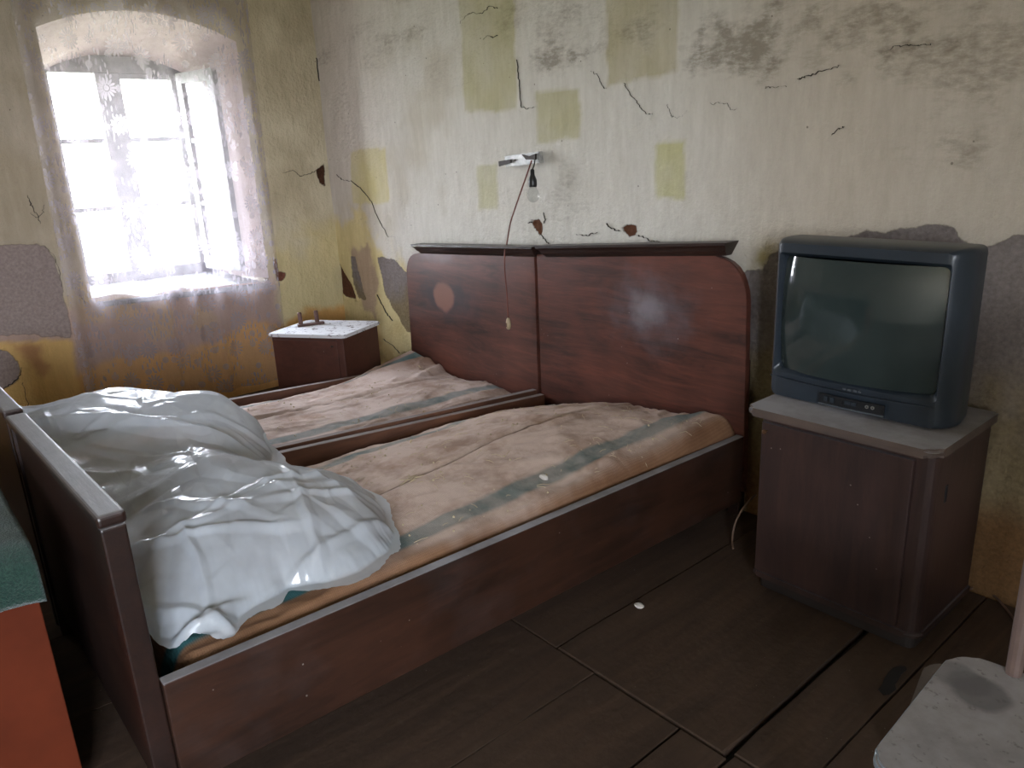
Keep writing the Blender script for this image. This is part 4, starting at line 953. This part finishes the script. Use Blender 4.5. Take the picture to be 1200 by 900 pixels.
for x_ in (-.937, -.921):
    link('jack_socket', lathe((x_, fy(x_), .650), [(.0052, 0), (.0052, .004), (.0028, .0045), (.0026, .001)], 12, 'y'), JK, pan)
LOGO = m_plain('faded_logo', (.075, .085, .095), .4)                       # the faint maker's name, unreadable in the photo
for i, (x_, w_) in enumerate([(-1.012, .010), (-.997, .010), (-.980, .010), (-.966, .008)]): strip('logo_mark', x_, x_+w_, .686, .692, .001, LOGO, n=2)

# ------------------------------------------------------------------ wall lamp fitting, bulb, pull cord
a = ony(587, 190, 2.42); b = ony(633, 184, 2.42)
fit = empty('lamp_fitting', (float((a+b)[0]/2), 2.45, float((a+b)[2]/2)), 'tarnished white metal lamp plate without its shade, fixed to the back wall', 'wall lamp')
CHR = m_plain('tarnished_chrome', (.40, .40, .39), .45, .5, var=.3, scale=40); RUST = m_plain('rusty_dark_bracket', (.035, .025, .02), .6, .3)
pa = [ony(u, v, 2.415) for u, v in ((591, 183), (631, 177.5), (632.5, 191), (592, 196))]
link('plate', prism(pa, (0, .028, 0), .004), CHR, fit)
pb = [ony(u, v, 2.412) for u, v in ((585.5, 189), (600, 186.5), (600, 190.5), (586, 195))]
link('bracket_clip', prism(pb, (0, -.008, 0), .001), RUST, fit); 
pb = [ony(u, v, 2.412) for u, v in ((613, 181), (621, 183.5), (629, 180), (629, 187), (618, 187))]
link('bracket_clip', prism(pb, (0, -.010, 0), .001), RUST, fit)
p = ony(604, 187.5, 2.412); link('screw', lathe(tuple(p), [(.003, 0), (.004, .004), (.002, .005)], 8, 'y'), RUST, fit)
bt = ony(624.5, 199, 2.38)
bulb = empty('light_bulb', tuple(bt), 'clear glass bulb in black socket hanging below the lamp plate', 'light bulb')
BAKE = m_plain('black_bakelite', (.012, .011, .011), .35)
sk = ony(624.5, 219, 2.38); be = ony(626, 233, 2.38); L1_ = bt[2]-sk[2]
link('socket', lathe((sk[0], 2.38, sk[2]), [(.018, 0), (.019, .01), (.0185, .03), (.013, .045), (.010, .052), (.009, L1_), (.004, L1_+.004)], 16), BAKE, bulb, True)
link('bulb_glass', lathe((sk[0], 2.38, sk[2]), [(.002, -.068), (.014, -.065), (.024, -.054), (.0285, -.040), (.027, -.026), (.019, -.010), (.014, .0)], 20), m_glass('clear_bulb_glass', (.93, .94, .94), .02, 1.2, .05), bulb, True)
link('lead', tube([(sk[0], 2.38, bt[2]), (sk[0], 2.392, bt[2]+.02), (sk[0]-.01, 2.408, bt[2]+.045)], .0028, 6), BAKE, bulb)
CORD = m_plain('brown_cloth_flex', (.16, .055, .04), .8)
cp = spline([ony(623, 188, 2.405)]+[ony(u, v, 2.385) for u, v in ((619, 200), (612, 220), (604, 243), (598, 262), (594, 285))]+[ony(u, v, 2.300) for u, v in ((591.5, 296), (591.5, 318), (594, 345), (595.5, 374))], 6)
cord = top('pull_cord', tube(cp, .0032, 8), CORD, tuple(cp[0]), 'brown cloth cord with a small pear switch hanging over the headboard', 'cord')
sw0 = ony(595.5, 373, 2.30)
link('pear_switch', lathe((sw0[0], 2.30, sw0[2]-.055), [(.004, 0), (.009, .004), (.012, .015), (.012, .038), (.009, .050), (.004, .058)], 14), m_plain('ivory_switch', (.42, .33, .20), .5), cord, True)
link('switch_button', box(sw0[0]-.003, sw0[0]+.003, 2.285, 2.29, sw0[2]-.04, sw0[2]-.02, .001), m_plain('switch_slot', (.10, .05, .03), .5), cord)

# cables near the cabinet
k1 = [(-1.24, 2.39, .33), *[tuple(q) for q in (ony(877, 588, 2.27), ony(868, 598, 2.25), ony(860, 615, 2.22), ony(857, 632, 2.19))], (-1.33, 2.16, .006)]
k1 = [ony(886, 580, 2.36), ony(878, 587, 2.30), ony(868, 600, 2.25), ony(861, 615, 2.22), ony(858, 632, 2.19), onz(859, 643, .004)]
top('power_cable', tube(spline(k1, 6), .0038, 8), m_plain('tan_cable', (.17, .10, .065), .6), tuple(k1[-1]), 'tan power cable hanging in a bow left of the television cabinet', 'cable')
k2 = [onz(u, v, .004) for u, v in ((1138, 690), (1144, 686), (1152, 690), (1165, 698), (1178, 712), (1190, 728), (1202, 744))]
top('floor_cable', tube(spline(k2, 5), .0036, 8), m_plain('brown_cable', (.13, .075, .055), .6), tuple(k2[2]), 'brown cable lying on the floor between cabinet and back wall', 'cable')
k3 = [onz(u, v, .006) for u, v in ((1146, 684), (1153, 689), (1162, 690), (1166, 695))]
top('twig', tube(spline(k3, 4), .0045, 6), RUST, tuple(k3[0]), 'short dark twig on the floor against the back wall by the cable', 'twig')
k4 = [onz(u, v, .004) for u, v in ((1052, 812), (1060, 815), (1069, 817))]

# ------------------------------------------------------------------ stacked chair and stool, lower right
TUBE = m_plain('grey_blue_steel_tube', (.16, .19, .23), .35, .7); SEAT = NT('dusty_grey_seat')
nn = SEAT.noise(9, 5, rough=.65); sp_ = SEAT.noise(70, 3)
c_ = SEAT.mix(SEAT.rng(nn, .35, .65), (.19, .168, .158), (.28, .255, .245)); c_ = SEAT.mix(SEAT.math('MULTIPLY', SEAT.rng(sp_, .62, .70), .6), c_, (.075, .06, .05))
for (u, v, r, a) in ((1150, 813, .052, .75), (1122, 792, .045, .5), (1135, 800, .04, .6)):
    p = onz(u, v, .45); m_ = SEAT.n('ShaderNodeVectorMath', operation='DISTANCE'); SEAT.L(SEAT.pos(), m_.inputs[0]); m_.inputs[1].default_value = tuple(p)
    dd = SEAT.math('ADD', m_.outputs['Value'], SEAT.math('MULTIPLY', SEAT.math('SUBTRACT', SEAT.noise(25, 3), .5), .02)); c_ = SEAT.mix(SEAT.math('MULTIPLY', SEAT.rng(dd, r*.75, r, 1., 0.), a), c_, (.10, .09, .088))
SEAT = SEAT.end(SEAT.bsdf(c_, .5, SEAT.bump(nn, .1, .003)))
EDGE = m_plain('pale_seat_edging', (.30, .34, .38), .3, .3)
def seat_thing(name, q, zt_, label, cat, r, smat, floor_z=0., posts=False, leg_in=.03):
    c_ = sum(q)/4; e_ = empty(name, (c_[0], c_[1], 0), label, cat)
    out = rounded(q, [r]*4, 8)
    st = link('seat', plan(out, zt_-.018, zt_, .004, 2), smat, e_)
    o2 = rounded(insetq(q, -.003), [r]*4, 8)
    link('seat_edging', plan(o2, zt_-.020, zt_-.003, .005, 3), EDGE, st)
    for p in q:
        a = p+(c_-p)*.20; b = p+(p-c_)*.06
        link('leg', tube([(a[0], a[1], zt_-.018), (b[0], b[1], floor_z+.0)], .011, 12), TUBE, e_)
    return e_
qU = [np.array([-.405, 1.02]), np.array([.0, 1.02]), np.array([.03, 1.43]), np.array([-.435, 1.43])]
p0 = onz(1014, 893, .45)[:2]; pA = onz(1119, 761, .45)[:2]; pB = onz(1205, 791, .45)[:2]
dB = (pB-pA)/np.linalg.norm(pB-pA); dA = (p0-pA)/np.linalg.norm(p0-pA)
LQ = float(np.linalg.norm(p0-pA)); qU = [pA+dA*LQ, pA+dA*LQ+dB*.41, pA+dB*.41, pA+np.array([0, 0])]
ch = seat_thing('kitchen_chair', qU, .45, 'dusty grey kitchen chair with rounded seat corners at the lower right', 'chair', .055, SEAT, .0)
POST = m_plain('brown_wood_post', (.13, .085, .07), .6)
pb0 = onz(1188, 788, .452); pb1 = pb0+np.array([.0, .0, .42])
for base_ in (np.array([pb0[0], pb0[1]]),):
    link('back_post', tube([(base_[0], base_[1], .449), (base_[0]-.002, base_[1]+.01, .70), (base_[0]-.004, base_[1]+.03, .95)], .0135, 12), POST, ch)
b2 = np.array([pb0[0], pb0[1]])+dB*.27
link('back_post', tube([(b2[0], b2[1], .449), (b2[0], b2[1]+.01, .70), (b2[0], b2[1]+.03, .95)], .0135, 12), POST, ch)
a_, b_ = np.array([pb0[0]+.012, pb0[1]+.016]), np.array([b2[0]-.012, b2[1]+.016])
nb = np.array([-dB[1], dB[0]])
link('back_rest', hexa([(*(a_-nb*.008), .80), (*(b_-nb*.008), .80), (*(b_+nb*.008), .80), (*(a_+nb*.008), .80), (*(a_-nb*.002), .94), (*(b_-nb*.002), .94), (*(b_+nb*.014), .94), (*(a_+nb*.014), .94)], .005), POST, ch)
# a brownish second panel under the seat, its corner showing beside it
s0 = onz(1086, 773, .40)[:2]; s1 = onz(1059, 845, .40)[:2]; dS = (s1-s0)/np.linalg.norm(s1-s0); nS = np.array([-dS[1], dS[0]])
if nS[0] < 0: nS = -nS
s0 = s0-dS*.01
qS = [s0+dS*.34, s0+dS*.34+nS*.34, s0+nS*.34, s0]
SEAT2 = m_wood('brownish_panel', (.13, .095, .08), (.08, .06, .05), .5, 'x', .5, dustcol=(.20, .18, .17))
sp2 = link('lower_panel', plan(rounded(qS, [.05]*4, 8), .382, .40, .004, 2), SEAT2, ch); tag(sp2, 'brownish lower panel')

# ------------------------------------------------------------------ red chest with green blanket, lower left
RED = m_plain('red_painted_board', (.098, .018, .006), .8, spec=.15, var=.2, scale=6)
cb = empty('red_chest', (-2.2, -.5, 0), 'red painted bench-like chest at the lower left before the footboard', 'chest')
bx1 = -1.785; by1 = .142
link('side_panel', box(bx1-.02, bx1, -1.3, by1, .03, .60, .003), RED, cb); link('side_panel', box(-2.72, -2.70, -1.3, by1, .03, .60, .003), RED, cb)
link('end_panel', box(-2.70, bx1-.02, by1-.024, by1-.004, .03, .60, .002), RED, cb); link('end_panel', box(-2.70, bx1-.02, -1.3, -1.28, .03, .60, .002), RED, cb)
link('lid', box(-2.70, bx1-.02, -1.28, by1-.024, .57, .60, .002), RED, cb)
for (xx, yy) in ((bx1-.05, by1-.06), (-2.67, by1-.06), (bx1-.05, -1.26), (-2.67, -1.26)): link('foot', box(xx-.02, xx+.02, yy-.02, yy+.02, 0, .03), RED, cb)
n1_, n2_ = 140, 90
yy, ss = np.meshgrid(np.linspace(-1.15, by1+.012, n1_), np.linspace(0, 1, n2_), indexing='ij')
# profile across x: lies on the lid, rounds over and hangs down the side
Ltot = 1.045; a = ss*Ltot
flat = .88
xx = np.where(a < flat, -2.66+a, 0); zz = np.where(a < flat, .655, 0)
rb = .075; th = np.clip((a-flat)/rb, 0, np.pi/2); xx = np.where(a >= flat, -2.66+flat+rb*np.sin(th), xx); zz = np.where(a >= flat, .655-rb*(1-np.cos(th)), zz)
rest = np.clip(a-flat-rb*np.pi/2, 0, 9); zz = zz-rest
sh_ = (bx1+.014)-(-2.66+flat+rb); xx = xx+sh_
ey = np.clip((yy-(by1-.07))/.082, 0, 1); zz = zz-.012*ey**2.2
zz = zz+.012*fbm(yy*5, xx*5, 301)*2+.004*fbm(yy*30, xx*30, 303)+.02*(yy-by1)*-.3
xx = xx+.006*fbm(yy*9, zz*9, 305)*2
zz = np.maximum(zz, np.where(xx < bx1+.008, .612, 0)); xx = np.where(zz < .60, np.maximum(xx, bx1+.006), xx); yy = np.where(zz < .60, yy, yy)
t_ = NT('green_wool_blanket'); nn = t_.noise(9, 5, rough=.7); fz = t_.noise(190, 3, rough=.7)
WOOL = t_.end(t_.bsdf(t_.mix(t_.rng(fz, .3, .7), (.008, .022, .016), t_.mix(t_.rng(nn, .4, .65), (.016, .050, .036), (.034, .075, .056))), .95, t_.bump(t_.math('ADD', fz, nn), .8, .006), spec=.1, Sheen_Weight=.35))
me = gridmesh(np.stack([xx, yy, zz], -1))
bk_ = top('green_blanket', me, WOOL, (-2.2, -.5, .60), 'fuzzy dark green wool blanket lying over the red chest', 'blanket', smooth=True)
so = bk_.modifiers.new('thick', 'SOLIDIFY'); so.thickness = .006; so.offset = 1
